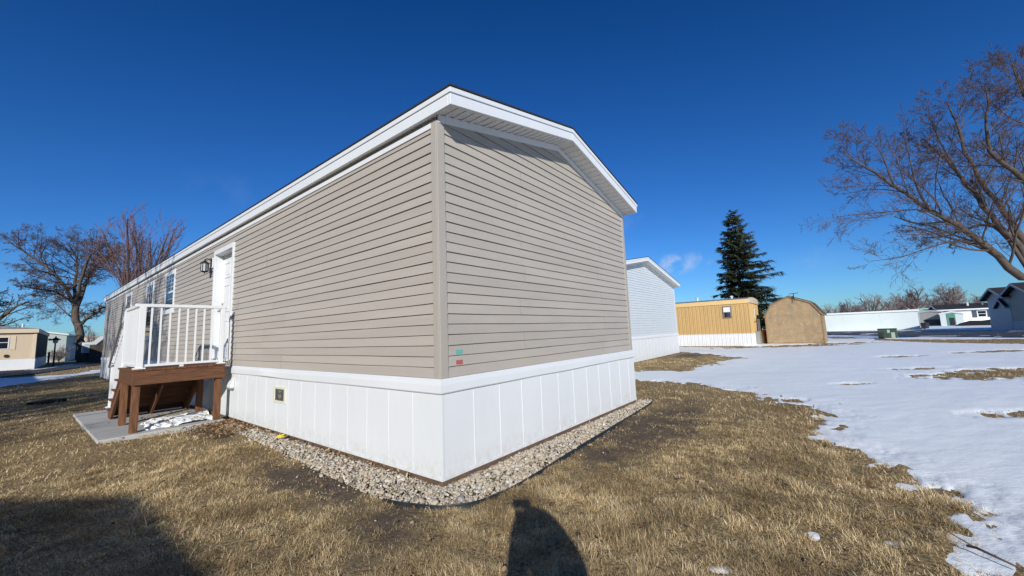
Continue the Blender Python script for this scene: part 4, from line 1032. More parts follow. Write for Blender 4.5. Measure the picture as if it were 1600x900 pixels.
# slab
q = MB(); q.prism([tuple(to_uv(p[0], p[1])) for p in SLAB], 'z', GZ - .05, -.002)
sb = q.build('concrete_slab', M['concrete'], None, bevel=.012); sb.location = tuple(P0); sb.rotation_euler.z = ROT
tag(sb, 'grey concrete pad under the entry deck', 'slab')

# leftover snow under the deck
X_, Y_ = np.meshgrid(np.linspace(-1.2, -.16, 60), np.linspace(5.62, 7.4, 90), indexing='ij')
e_ = 1 - np.maximum(np.abs((X_ + .62) / .5), np.abs((Y_ - 6.1 - .25 * (X_ + .6)) / .52)); hh = np.clip(e_ * 1.2 - .12 + (fbm(X_ * 5, Y_ * 5, 81) - .5) * 2.2, -.3, 1)
su = sheet('snow', X_, Y_, -.004 + np.where(hh > 0, .075 * np.sqrt(np.clip(hh, 0, 1)) * (.6 + .8 * fbm(X_ * 9, Y_ * 9, 82)), -.02), M['snow'], keep=(hh > -.1).ravel())
su.location = tuple(P0); su.rotation_euler.z = ROT
tag(su, 'dirty leftover snow heap on the pad under the deck', 'snow', kind='structure')

# ------------------------------------------------------------------ gravel bed with its edging
ico = None
def icosphere():
    t = (1 + 5 ** .5) / 2
    v = [(-1, t, 0), (1, t, 0), (-1, -t, 0), (1, -t, 0), (0, -1, t), (0, 1, t), (0, -1, -t), (0, 1, -t), (t, 0, -1), (t, 0, 1), (-t, 0, -1), (-t, 0, 1)]
    f = [(0, 11, 5), (0, 5, 1), (0, 1, 7), (0, 7, 10), (0, 10, 11), (1, 5, 9), (5, 11, 4), (11, 10, 2), (10, 7, 6), (7, 1, 8), (3, 9, 4), (3, 4, 2), (3, 2, 6), (3, 6, 8), (3, 8, 9), (4, 9, 5), (2, 4, 11), (6, 2, 10), (8, 6, 7), (9, 8, 1)]
    v = [np.array(p) / np.linalg.norm(p) for p in v]; cache = {}; nf = []
    def mid(a, b):
        k = (min(a, b), max(a, b))
        if k not in cache:
            m = v[a] + v[b]; v.append(m / np.linalg.norm(m)); cache[k] = len(v) - 1
        return cache[k]
    for a, b, c in f:
        x, y, z = mid(a, b), mid(b, c), mid(c, a); nf += [(a, x, z), (b, y, x), (c, z, y), (x, y, z)]
    return np.array(v), np.array(nf)
IV, IF = icosphere()
def rocks(name, pts, size, material, flat_=.6):
    n = len(pts); k = len(IV)
    sc = size[:, None] * np.stack([rng.uniform(.8, 1.25, n), rng.uniform(.6, 1.0, n), rng.uniform(.45, .8, n)], 1)
    lump = 1 + .28 * (rng.random((n, k)) - .5)
    v = IV[None] * sc[:, None, :] * lump[..., None]
    a = rng.uniform(0, 2 * math.pi, n); tl = rng.normal(0, .35, (n, 2))
    ca, sa = np.cos(a)[:, None], np.sin(a)[:, None]
    x, y, z = v[..., 0], v[..., 1], v[..., 2]
    z2 = z + x * tl[:, :1] + y * tl[:, 1:]
    v = np.stack([x * ca - y * sa, x * sa + y * ca, z2], -1) + pts[:, None, :]
    f = (IF[None] + (np.arange(n) * k)[:, None, None]).reshape(-1)
    return np_mesh(name, v.reshape(-1, 3), f, np.arange(len(f) // 3) * 3, np.full(len(f) // 3, 3))
c = rng.uniform([-6.2, 2.9], [3.2, 8.2], (130000, 2))
_s = sdist(c[:, 0], c[:, 1], GRAVEL); _a, _b = to_uv(c[:, 0], c[:, 1]); c = c[(_s > 0.0) | ((_s > -.09) & (_a < -.2) & (_b < 5.4) & (_b > .1) & (rng.random(len(c)) < .06) & (_a < -.1))]
a_, b_ = to_uv(c[:, 0], c[:, 1])
c = c[:19000]; a_, b_ = to_uv(c[:, 0], c[:, 1]); lvl = rng.integers(0, 3, len(c))
wall_d = np.where(a_ < 0, np.maximum(-a_, np.where(b_ < 0, -b_, 0)), np.where(b_ < 0, -b_, .05))
pz = GZ - .012 + (lvl * .011 + .012) * np.clip(wall_d / .16, .25, 1) + .016 * (fbm(c[:, 0] * 4, c[:, 1] * 4, 91) - .5)
sz = rng.lognormal(math.log(.0118), .34, len(c))
extra = rng.uniform([-3, 2.6], [3.4, 6.6], (500, 2))
sd = sdist(extra[:, 0], extra[:, 1], GRAVEL); ke = (sd < -.01) & (sd > -.9) & (rng.random(500) < np.exp(sd / .25)); extra = extra[ke]
pts = np.concatenate([np.column_stack([c, pz]), np.column_stack([extra, np.full(len(extra), GZ + .012)])]); szs = np.concatenate([sz, rng.uniform(.005, .011, len(extra))])
gv = link('gravel', rocks('gravel', pts, szs, M['rock']), M['rock'], smooth=True)
tag(gv, 'pale river gravel bed along the skirting', 'gravel', kind='stuff')
me = bpy.data.meshes.new('bed'); 
tag(flat('gravel_bed_soil', GRAVEL, GZ - .018, M['bed']), 'dark fabric and soil bed under the gravel', 'ground', kind='structure')
ed = [uv(*p) for p in [(-.49, .15), (-.47, 0.0), (-.36, -.35), (-.2, -.50), (-.05, -.56), (.3, -.59), (.93, -.545), (1.5, -.51), (2.15, -.477), (2.8, -.44), (3.4, -.40), (4.1, -.355), (4.5, -.325), (4.9, -.27), (5.02, -.1)]]
ed = np.array(ed); tt = np.linspace(0, len(ed) - 1, 90); ed = np.stack([np.interp(tt, np.arange(len(ed)), ed[:, i]) for i in range(3)], 1)
for _ in range(4): ed[1:-1] = (ed[:-2] + 2 * ed[1:-1] + ed[2:]) / 4
zt_ = GZ + .026 + .022 * (fbm(tt * .5, tt * 0, 95) - .5); tg = np.gradient(ed, axis=0); nn = np.stack([-tg[:, 1], tg[:, 0], 0 * tg[:, 0]], 1); nn /= np.linalg.norm(nn, axis=1)[:, None]
q = MB(); n_ = len(ed); pr_ = []
for i in range(n_):
    A, B = ed[i] - nn[i] * .005, ed[i] + nn[i] * .005
    pr_ += [(A[0], A[1], GZ - .06), (A[0], A[1], zt_[i]), (B[0], B[1], zt_[i]), (B[0], B[1], GZ - .06)]
q.add(pr_, [(i * 4 + j, (i + 1) * 4 + j, (i + 1) * 4 + j + 1, i * 4 + j + 1) for i in range(n_ - 1) for j in range(3)])
q.tube(np.column_stack([ed[:, :2], zt_]), .007, 6)
tag(q.build('landscape_edging', M['edging'], smooth=True), 'black plastic lawn edging curving round the gravel bed', 'edging')

# ------------------------------------------------------------------ grass blades and leaves
def blades(n, r0, r1, a0, a1, hmin, hmax, wid, powr, flat_=1.2):
    u_ = rng.random(n); r = (r0 ** powr + u_ * (r1 ** powr - r0 ** powr)) ** (1 / powr); a = rng.uniform(a0, a1, n)
    x, y = r * np.sin(a), r * np.cos(a)
    pa, pb = to_uv(x, y)
    ok = ~((pa > -.02) & (pa < HOUSE_W + .02) & (pb > -.02) & (pb < HOUSE_L))
    ok &= sdist(x, y, GRAVEL) < -.015 * rng.random(n)
    ok &= ~((pa > -1.69) & (pa < -.13) & (pb > 5.41) & (pb < 9.31))
    _r = rng.random(n); ok &= snow_sd(x, y) < .05 * _r ** 2 + .8 * _r ** 40
    so_ = soil_f(x, y); ok &= rng.random(n) > so_ * .84
    cl = fbm(x * 7.5, y * 7.5, 101, 3); ok &= rng.random(n) < np.clip((cl - .26) * 3.6, .10, 1)
    x, y, r, cl, so_ = x[ok], y[ok], r[ok], cl[ok], so_[ok]; n = len(x)
    comb = 2 * math.pi * (fbm(x * 2.6, y * 2.6, 111, 3) * 3.0); ang = comb + rng.normal(0, 1.7, n)
    L_ = rng.uniform(hmin, hmax, n) * (.30 + 1.4 * cl) * (1 - .5 * so_) * (.8 + .5 * fbm(x * 2.3, y * 2.3, 121, 3))
    lean = np.clip(rng.normal(flat_, .34, n), .12, 1.5)
    w = wid * rng.uniform(.6, 1.2, n) * (r / 3.0) ** .55
    dx, dy = np.cos(ang), np.sin(ang); px_, py2 = -np.sin(ang), np.cos(ang)
    z0 = lawn_z(x, y) - .004
    b1 = lean * .75; b2 = np.clip(lean * 1.25, 0, 1.62)
    s1, c1, s2_, c2 = np.sin(b1) * L_ * .55, np.cos(b1) * L_ * .55, np.sin(b2) * L_ * .45, np.cos(b2) * L_ * .45
    mx_, my_, mz = x + dx * s1, y + dy * s1, z0 + c1
    tx, ty, tz = mx_ + dx * s2_, my_ + dy * s2_, mz + c2
    v = np.empty((n, 5, 3), np.float32)
    v[:, 0] = np.stack([x - px_ * w / 2, y - py2 * w / 2, z0], 1); v[:, 1] = np.stack([x + px_ * w / 2, y + py2 * w / 2, z0], 1)
    v[:, 2] = np.stack([mx_ + px_ * w * .42, my_ + py2 * w * .42, mz], 1); v[:, 3] = np.stack([mx_ - px_ * w * .42, my_ - py2 * w * .42, mz], 1)
    v[:, 4] = np.stack([tx, ty, tz], 1)
    return v
def blade_mesh(name, parts):
    v = np.concatenate(parts); n = len(v); o = (np.arange(n) * 5)[:, None]
    lp_ = (np.array([[0, 1, 2, 3, 3, 2, 4]]) + o).ravel()
    st = (np.array([[0, 4]]) + (np.arange(n) * 7)[:, None]).ravel(); tt_ = np.tile([4, 3], n)
    return np_mesh(name, v.reshape(-1, 3), lp_, st, tt_)
gr = blade_mesh('grass', [blades(760000, 1.3, 6.5, RAD(-64), RAD(60), .020, .055, .0023, 1.25), blades(45000, 1.3, 9, RAD(-64), RAD(60), .05, .10, .0030, 1.3, 1.32), blades(300000, 6.0, 18, RAD(-60), RAD(52), .025, .06, .0032, 1.3),
                          blades(90000, 15, 48, RAD(-58), RAD(55), .04, .08, .005, 1.4)])
_g = M['grass'].node_tree; _b = _g.nodes['Principled BSDF']; _t = _g.nodes.new('ShaderNodeBsdfTranslucent'); _m = _g.nodes.new('ShaderNodeMixShader'); _m.inputs[0].default_value = .12
_g.links.new(_b.inputs['Base Color'].links[0].from_socket, _t.inputs[0]); _g.links.new(_b.outputs[0], _m.inputs[1]); _g.links.new(_t.outputs[0], _m.inputs[2])
_g.links.new(_m.outputs[0], _g.nodes['Material Output'].inputs[0])
go = link('grass', gr, M['grass'])
tag(go, 'matted dry straw coloured winter grass', 'grass', kind='stuff')

def leaves(pts, size):
    n = len(pts); a = rng.uniform(0, 2 * math.pi, n); ti = rng.normal(0, .5, (n, 2)); sh = np.array([(-1, 0), (-.35, -.42), (.4, -.36), (1, 0), (.4, .36), (-.35, .42)])
    v = np.zeros((n, 6, 3)); xx, yy = sh[:, 0][None] * size[:, None], sh[:, 1][None] * size[:, None]
    v[..., 0] = xx * np.cos(a)[:, None] - yy * np.sin(a)[:, None]; v[..., 1] = xx * np.sin(a)[:, None] + yy * np.cos(a)[:, None]
    v[..., 2] = xx * ti[:, :1] + yy * ti[:, 1:] + np.abs(sh[:, 1])[None] * size[:, None] * rng.uniform(0, .9, (n, 1)) + size[:, None] * .35
    v += pts[:, None, :]; o = (np.arange(n) * 6)[:, None]
    return np_mesh('leaf_litter', v.reshape(-1, 3), (np.array([[0, 1, 2, 3, 0, 3, 4, 5]]) + o).ravel(), np.arange(n * 2) * 4, np.full(n * 2, 4))
lp1 = rng.uniform([-.30, .35], [-.03, 5.45], (1500, 2)); lp1 = lp1[rng.random(1500) < np.exp((lp1[:, 0]) / .07) + .5 * np.clip(lp1[:, 1] - 4, 0, 1)]
lp2 = np.column_stack([rng.normal(-.35, .22, 900), rng.uniform(4.1, 5.45, 900)]); lp2 = lp2[lp2[:, 0] < -.03]
lp3 = np.column_stack([rng.uniform(-1.2, -.16, 260), rng.uniform(5.5, 7.2, 260)])
loc = np.concatenate([lp1, lp2, lp3]); w_ = P0[None, :2] + loc[:, :1] * U[None, :2] + loc[:, 1:] * V[None, :2]
z_ = np.concatenate([np.full(len(lp1), GZ + .022), np.full(len(lp2), GZ + .03), np.full(len(lp3), .05)])
rr = np.sqrt(rng.uniform(1.5 ** 2, 11 ** 2, 4000)); aa = rng.uniform(RAD(-60), RAD(52), 4000); fx_, fy_ = rr * np.sin(aa), rr * np.cos(aa); A_, B_ = to_uv(fx_, fy_)
ok = ~((A_ > -.1) & (A_ < 4.8) & (B_ > -.1)) & (sdist(fx_, fy_, GRAVEL) < 0) & (snow_sd(fx_, fy_) < 0) & (rng.random(4000) < .35)
pts = np.concatenate([np.column_stack([w_, z_]), np.column_stack([fx_[ok], fy_[ok], np.full(ok.sum(), GZ + .035)])])
lf = link('leaf_litter', leaves(pts, rng.uniform(.010, .026, len(pts))), M['leaf'])
tag(lf, 'dry brown leaf litter along the base board and deck', 'leaves', kind='stuff')

# small things on the lawn
yp = gnd(437, 690)
q = MB(); q.prism([(-.05, -.02), (.04, -.035), (.06, .01), (.0, .03), (-.045, .02)], 'z', 0, .012); q.bar((-.03, 0, .012), (.05, .02, .03), .02, .012)
o = q.build('plastic_scrap', M['yellow']); o.location = (yp[0], yp[1], GZ + .06); tag(o, 'small yellow plastic scrap on the gravel', 'litter')
mt = gnd(75, 630)
q = MB(); pts_ = [(p_[0] * .55, p_[1] * .8) for p_ in [(-.62, -.12), (-.25, -.22), (.2, -.2), (.55, -.1), (.6, .1), (.25, .2), (-.3, .2), (-.6, .08)]]
q.prism(pts_, 'z', 0, .05); q.prism([(p[0] * .6 + .1, p[1] * .6) for p in pts_], 'z', .0505, .085)
o = q.build('rubber_mat', M['rubber'], bevel=.02); o.location = (mt[0], mt[1], GZ + .01); o.rotation_euler.z = RAD(38); tag(o, 'crumpled black mat lying on the lawn at the left', 'mat')
s0, s1_ = gnd(1513, 860), gnd(1570, 893)
q = MB(); q.tube([s0 + [0, 0, .025], s0 * .6 + s1_ * .4 + [0, 0.02, .045], s1_ + [.05, -.05, .03]], [.008, .007, .004], 6); q.tube([s0 * .8 + s1_ * .2 + [0, 0, .04], s0 * .8 + s1_ * .2 + [-.04, .10, .08]], [.005, .002], 5)
tag(q.build('stick', M['bark'], smooth=True), 'dark fallen stick lying on the snow edge', 'stick')

# ------------------------------------------------------------------ trees
def polyline_mesh(name, lines):
    vs, lp_, st, tt_ = [], [], [], []; off = 0; ls = 0
    for pts, rad, n in lines:
        m = len(pts); t = np.gradient(pts, axis=0); t /= np.linalg.norm(t, axis=1)[:, None] + 1e-9
        ref = np.array([.3, .2, 1.0]) if abs(t[0][2]) < .85 else np.array([1.0, .2, 0])
        a = np.cross(t, ref); a /= np.linalg.norm(a, axis=1)[:, None] + 1e-9; b = np.cross(t, a); an = np.arange(n) * 2 * math.pi / n
        ring = pts[:, None, :] + rad[:, None, None] * (a[:, None] * np.cos(an)[None, :, None] + b[:, None] * np.sin(an)[None, :, None])
        vs.append(ring.reshape(-1, 3))
        i = (np.arange(m - 1)[:, None] * n + np.arange(n)[None]); j = (np.arange(m - 1)[:, None] * n + (np.arange(n)[None] + 1) % n)
        q = np.stack([i, j, j + n, i + n], -1).reshape(-1, 4) + off
        lp_.append(q.ravel()); st.append(np.arange(len(q)) * 4 + ls); tt_.append(np.full(len(q), 4)); off += m * n; ls += len(q) * 4
    return np_mesh(name, np.concatenate(vs), np.concatenate(lp_), np.concatenate(st), np.concatenate(tt_))
def unit(v): return v / (np.linalg.norm(v) + 1e-9)
def grow(R, out, p, d, length, r, level, P):
    """one limb and everything that grows from it"""
    seg = P['seg'][min(level, len(P['seg']) - 1)]; pts = [np.array(p, float)]; dd = unit(np.array(d, float))
    for k in range(seg):
        dd = unit(dd + R.normal(0, P['wob'], 3) + np.array([0, 0, P['up'][min(level, len(P['up']) - 1)]])); pts.append(pts[-1] + dd * length / seg)
    pts = np.array(pts); tip = P['tip'] if level >= P['levels'] - 1 else r * .45
    rad = np.maximum(np.linspace(r, tip, seg + 1), P['rmin'])
    out.append((pts, rad, level)); side(R, out, pts, rad, length, level, P)
def side(R, out, pts, rad, length, level, P, t0=None):
    if level + 1 >= P['levels']: return
    n = max(1, int(round(P['kids'][level] * R.uniform(.8, 1.2)))); t0 = P['t0'] if t0 is None else t0; m = len(pts) - 1
    for k in range(n):
        t = t0 + (1 - t0) * (k + R.random()) / n; f = min(t * m, m - 1e-3); i = int(f); q = pts[i] * (1 - (f - i)) + pts[i + 1] * (f - i)
        ax = unit(pts[i + 1] - pts[i]); rv = R.normal(0, 1, 3); rv[2] *= P.get('flat', 1.0); sd_ = unit(rv - ax * (rv @ ax)); an = RAD(R.uniform(*P['ang']))
        dl = length * P['ratio'][level] * (1.1 - .55 * t) * R.uniform(.7, 1.25); rr_ = max(P['rmin'], (rad[i] * (1 - (f - i)) + rad[i + 1] * (f - i)) * P['rr'])
        grow(R, out, q, ax * math.cos(an) + sd_ * math.sin(an), dl, rr_, level + 1, P)
def tree_parts(t, lines, barkm, twigm, thick):
    big = [(p, r, 8 if r[0] > .1 else 6) for p, r, l in lines if r[0] >= thick]; small = [(p, r, 4 if r[0] > .02 else 3) for p, r, l in lines if r[0] < thick]
    link('trunk', polyline_mesh('trunk', big), barkm, t, smooth=True)
    link('crown', polyline_mesh('crown', small), twigm, t, smooth=True)
def local(lines, o): return [(p - o, r, l) for p, r, l in lines]
def traced(pix, Y, dy, r0, r1, R, n=12):
    """a limb through surveyed bearings at distances Y + dy"""
    k = len(pix); P_ = np.array([far(px, py, Y + d) for (px, py), d in zip(pix, dy)]); tt_ = np.linspace(0, k - 1, n)
    p = np.stack([np.interp(tt_, np.arange(k), P_[:, i]) for i in range(3)], 1)
    for _ in range(2): p[1:-1] = (p[:-2] + 2 * p[1:-1] + p[2:]) / 4
    p[1:-1] += R.normal(0, .03, (n - 2, 3)) * r0 / .15
    return p, np.linspace(r0, r1, n)

# big bare tree at the right edge
R = np.random.default_rng(21); YT = 19.5
PR = dict(seg=[8, 7, 6, 5, 3], wob=.10, up=[.02, .012, .012, .03, .03], levels=5, kids=[14, 8, 6, 4], ratio=[.36, .44, .44, .5], ang=(22, 55), rr=.34, t0=.10, tip=.004, rmin=.0062)
base_ = np.array([28.4, 19.8, GZ]); L1 = []
tr = np.array([base_, base_ + [-.02, 0, .7], base_ + [-.15, -.05, 1.6], base_ + [-.36, -.1, 2.4], base_ + [-.5, -.1, 3.0]]); L1.append((tr, np.array([.62, .48, .44, .44, .42]), 0))
fork = tr[-1]
def limb(pix, dy, r0, r1, kids=14, ln=None):
    p, r = traced(pix, YT, dy, r0, r1, R, 14); p = np.concatenate([fork[None] + (p[0] - fork) * .02, p]); r = np.concatenate([[r0 * 1.12], r]); L1.append((p, r, 0))
    side(R, L1, p, r, ln or np.linalg.norm(p[-1] - p[1]), 0, dict(PR, kids=[kids * 1.15, 8, 6, 4]), t0=.14)
limb([(1596, 433), (1556, 397), (1516, 364), (1454, 329), (1396, 289), (1345, 258), (1318, 240)], [0, .1, .3, .5, .8, 1.0, 1.2], .185, .025, 26)
limb([(1602, 402), (1570, 360), (1534, 320), (1499, 271), (1470, 240), (1440, 215)], [.3, .4, .7, 1.0, 1.2, 1.3], .165, .025, 20)
limb([(1600, 378), (1561, 320), (1526, 275), (1505, 225), (1490, 180), (1480, 160)], [.6, 1.2, 1.6, 2, 2.2, 2.4], .15, .025, 18)
limb([(1640, 330), (1600, 276), (1570, 258), (1535, 228), (1545, 170), (1540, 135)], [-.4, -.9, -1.3, -1.8, -2, -2], .14, .025, 16)
limb([(1680, 330), (1640, 240), (1610, 170), (1590, 120), (1580, 100)], [.3, .5, .6, .8, 1], .16, .03, 16)
limb([(1604, 418), (1560, 350), (1522, 352), (1480, 370), (1440, 372)], [.2, .6, 1.0, 1.4, 1.6], .10, .02, 10)
limb([(1715, 330), (1715, 260), (1700, 170), (1690, 110)], [0, 0, .2, .2], .2, .04, 10)
for pix, r0_ in (([(1480, 344), (1441, 324), (1380, 332), (1330, 336), (1300, 340)], .05), ([(1540, 385), (1490, 373), (1440, 392), (1400, 404), (1360, 408)], .045), ([(1396, 289), (1384, 255), (1370, 227), (1340, 209)], .045),
                 ([(1454, 329), (1430, 290), (1420, 240), (1412, 205)], .05), ([(1499, 271), (1470, 225), (1455, 190), (1450, 170)], .05)):
    p, r = traced(pix, YT, np.linspace(.4, 1.0, len(pix)), r0_, .012, R, 12); L1.append((p, r, 1)); side(R, L1, p, r, np.linalg.norm(p[-1] - p[0]), 1, dict(PR, kids=[0, 14, 7, 4]), t0=.12)
rt_ = thing('bare_tree', base_, 0, 'huge leafless tree with long leaning limbs reaching in from the right edge', 'tree', 'bare trees')
tree_parts(rt_, local(L1, base_), M['bark_pale'], M['twig'], .036)

# big bare tree at the left
R = np.random.default_rng(5); YT = 41.0
PL = dict(seg=[8, 6, 5, 4, 3], wob=.14, up=[.0, .0, .01, .02, .03], levels=5, kids=[10, 7, 5, 3], ratio=[.42, .46, .46, .5], ang=(30, 70), rr=.42, t0=.1, tip=.008, rmin=.0085)
base_ = gnd(131, 564.0); base_ = far(131, 564, YT); base_[2] = GZ; L2 = []
p, r = traced([(131, 565), (127, 540), (122, 515), (119, 490), (117, 470)], YT, [0] * 5, .38, .27, R, 10); p[0] = base_; r[0] = .52; r[1] = .43; L2.append((p, r, 0))
def limb2(pix, r0, r1, kids, dy):
    r0 *= .52; kids *= 1.3
    p, r = traced(pix, YT, np.linspace(0, dy, len(pix)), r0, r1, R, 12); L2.append((p, r, 0)); side(R, L2, p, r, np.linalg.norm(p[-1] - p[0]), 0, dict(PL, kids=[kids, 9, 6.5, 4.2]), t0=.15)
limb2([(119, 485), (108, 455), (88, 428), (62, 408), (36, 392), (12, 376)], .36, .05, 14, -3)
limb2([(120, 480), (132, 445), (147, 415), (165, 402), (178, 396)], .36, .05, 13, 3)
limb2([(123, 508), (140, 495), (155, 485), (172, 474)], .32, .08, 9, 1)
limb2([(117, 475), (116, 440), (124, 412), (117, 398), (106, 380)], .32, .045, 13, 2)
limb2([(118, 478), (100, 462), (78, 452), (55, 452), (38, 448)], .22, .04, 12, -4)
limb2([(121, 500), (106, 492), (92, 478), (82, 470)], .2, .04, 8, 3)
limb2([(119, 470), (128, 430), (140, 400), (147, 394), (150, 386)], .3, .04, 12, -3)
lt_ = thing('bare_tree', base_, 0, 'large spreading leafless tree standing beyond the left end of the tan home', 'tree', 'bare trees')
tree_parts(lt_, local(L2, base_), M['bark'], M['twig'], .06)

# upright reddish tree behind the tan home
def make_tree(seed, base_, H, P, spread, trunk_r, barkm, twigm, label, leaders=6, lean=(0, 0), name='bare_tree', thick=.05, th=.28, group='bare trees', cat='tree'):
    R = np.random.default_rng(seed); L_ = []
    h0 = H * th; top = np.array([lean[0], lean[1], h0]); tp_ = np.linspace([0, 0, 0], top, 6); tp_[1:-1, :2] += R.normal(0, .04 * H / 10, (4, 2)); L_.append((tp_, np.linspace(trunk_r * 1.25, trunk_r * .85, 6), 0))
    for k in range(leaders):
        a = 2 * math.pi * (k + R.uniform(-.3, .3)) / leaders; s = spread * R.uniform(.5, 1.15) if k else spread * .15
        d = unit(np.array([math.cos(a) * s, math.sin(a) * s, 1.0])); q = tp_[-1 - (k % 2)]
        grow(R, L_, q, d, (H - h0) * R.uniform(.78, 1.02) * (1 if k else 1.05) / max(.75, d[2] + .1), trunk_r * R.uniform(.4, .6), 0, P)
    f_ = H / max(p[:, 2].max() for p, r, l in L_); L_ = [(p * f_, r, l) for p, r, l in L_]
    t = thing(name, base_, 0, label, cat, group); tree_parts(t, L_, barkm, twigm, thick); return t
PU = dict(seg=[8, 6, 5, 4], wob=.07, up=[.06, .12, .12, .1], levels=4, kids=[13, 7, 4.5], ratio=[.36, .4, .45], ang=(16, 38), rr=.40, t0=.15, tip=.008, rmin=.0088)
b = far(212, 560, 34); b[2] = GZ
make_tree(31, b, far(212, 318, 34)[2] + .05, PU, .36, .17, M['bark_pale'], M['twig_red'], 'slim leafless tree with upright reddish branches rising behind the tan home', leaders=13)
PG = dict(seg=[7, 6, 5, 4, 3], wob=.13, up=[.03, .02, .02, .03, .03], levels=5, kids=[8, 6, 4.5, 3], ratio=[.5, .46, .46, .5], ang=(30, 65), rr=.5, t0=.12, tip=.012, rmin=.013)
b = far(-75, 566, 33); b[2] = GZ
make_tree(41, b, 9.0, PG, .75, .4, M['bark'], M['twig'], 'leafless tree whose twig ends enter at the left edge above the tan trailer', leaders=7)
# trees behind the photographer that throw branch shadows on the home's long wall, the lawn and the slab
PS = dict(seg=[7, 6, 5, 4, 3], wob=.12, up=[.03, .03, .03, .03, .03], levels=5, kids=[8, 6, 4, 2.4], ratio=[.5, .48, .5, .5], ang=(30, 62), rr=.5, t0=.25, tip=.009, rmin=.011)
make_tree(51, (-10.6, -4.8, GZ), 10.0, PS, .7, .34, M['bark'], M['twig'], 'leafless tree behind the photographer shading the middle of the long wall', leaders=7, th=.2, thick=.04)
make_tree(52, (-13.8, -1.8, GZ), 11.0, PS, .8, .36, M['bark'], M['twig'], 'leafless tree behind the photographer shading the windows of the long wall', leaders=8, th=.2, thick=.04)
make_tree(53, (-18.6, 1.0, GZ), 11.5, PS, .8, .36, M['bark'], M['twig'], 'leafless tree behind the photographer shading the far end of the long wall', leaders=8, th=.18, thick=.04)

# distant trees behind the white trailer: three grown kinds, then copies
PF = dict(seg=[6, 5, 4, 3], wob=.12, up=[.05, .06, .05, .05], levels=4, kids=[11, 8, 5], ratio=[.46, .44, .48], ang=(28, 58), rr=.5, t0=.12, tip=.012, rmin=.014)
def put(px, Y, o):
    p = far(px, 500, Y); o.location = (p[0], p[1], GZ)
def htop(px, py, Y): return far(px, py, Y)[2] - GZ
f1 = make_tree(61, (0, 0, 0), htop(1490, 439, 92), dict(PF, kids=[16, 8, 4], up=[.04, .03, .03, .04], ang=(38, 62)), .62, .34, M['bark'], M['twig_grey'], 'round crowned distant tree with a straight dark trunk behind the white house', leaders=8, group='distant bare trees', thick=.09); put(1493, 92, f1)
M['twig_far'] = island_mat('mauve_grey_twig', [(0, (0.14, 0.10, 0.095)), (0.5, (0.24, 0.175, 0.165)), (1, (0.33, 0.255, 0.24))], 0.9)
f2 = make_tree(62, (0, 0, 0), htop(1430, 441, 95), PF, .6, .32, M['bark_pale'], M['twig_far'], 'reddish distant tree behind the right end of the white trailer', leaders=9, group='distant bare trees', thick=.09); put(1432, 95, f2)
f3 = make_tree(63, (0, 0, 0), htop(1365, 454, 90), dict(PF, kids=[9, 6, 4]), .85, .32, M['bark'], M['twig_grey'], 'grey spreading distant tree above the left half of the white trailer', leaders=7, group='distant bare trees', thick=.09); put(1362, 90, f3)
def copy_tree(o, px, Y, s, rz, label):
    c_ = o.copy(); COL.objects.link(c_); c_['label'] = label
    for ch in list(o.children):
        k = ch.copy(); COL.objects.link(k); k.parent = c_
    put(px, Y, c_); c_.scale = (s, s, s); c_.rotation_euler.z = rz; return c_
copy_tree(f3, 1388, 93, .97, 2.0, 'grey spreading distant tree right behind the green utility box, second of two alike')
copy_tree(f2, 1325, 100, .72, 1.2, 'low reddish distant tree above the white trailer next to the tan shed')
copy_tree(f3, 1285, 98, .72, 4.0, 'low grey distant tree just right of the tan shed roof')
copy_tree(f2, 1410, 105, .85, 3.1, 'dim reddish distant tree left of the larger one behind the white trailer')
copy_tree(f1, 1461, 110, .8, 2.2, 'smaller grey distant tree between the reddish one and the round crowned one')
copy_tree(f2, 1530, 100, .72, 5.0, 'low reddish distant tree right of the round crowned one')
copy_tree(f3, 1308, 108, .80, 1.0, 'hazy grey distant tree behind the low reddish one above the trailer')
copy_tree(f3, 1250, 95, .70, 5.5, 'low grey distant tree behind the shed and the spruce')
copy_tree(f1, 1345, 112, .66, .7, 'small distant tree low between the spreading grey trees')
copy_tree(f2, 1236, 70, .42, 0.2, 'short distant shrub tree between spruce and shed peak')
# bare bushes by the sage home
PB = dict(seg=[5, 4, 3], wob=.15, up=[.04, .04, .03], levels=3, kids=[9, 6], ratio=[.5, .5], ang=(25, 60), rr=.5, t0=.1, tip=.010, rmin=.012)
b = far(92, 560, 44); b[2] = GZ
make_tree(71, b, 2.0, PB, 1.0, .06, M['bark'], M['twig_grey'], 'bare twiggy bush in front of the pale sage home', leaders=12, name='bush', thick=.03, th=.05, group='bushes', cat='bush')
b = far(140, 556, 62); b[2] = GZ
make_tree(72, b, 5.5, PB, .8, .12, M['bark'], M['twig_grey'], 'pale leafless bush behind the white cabinet', leaders=12, name='bush', thick=.03, th=.05, group='bushes', cat='bush')

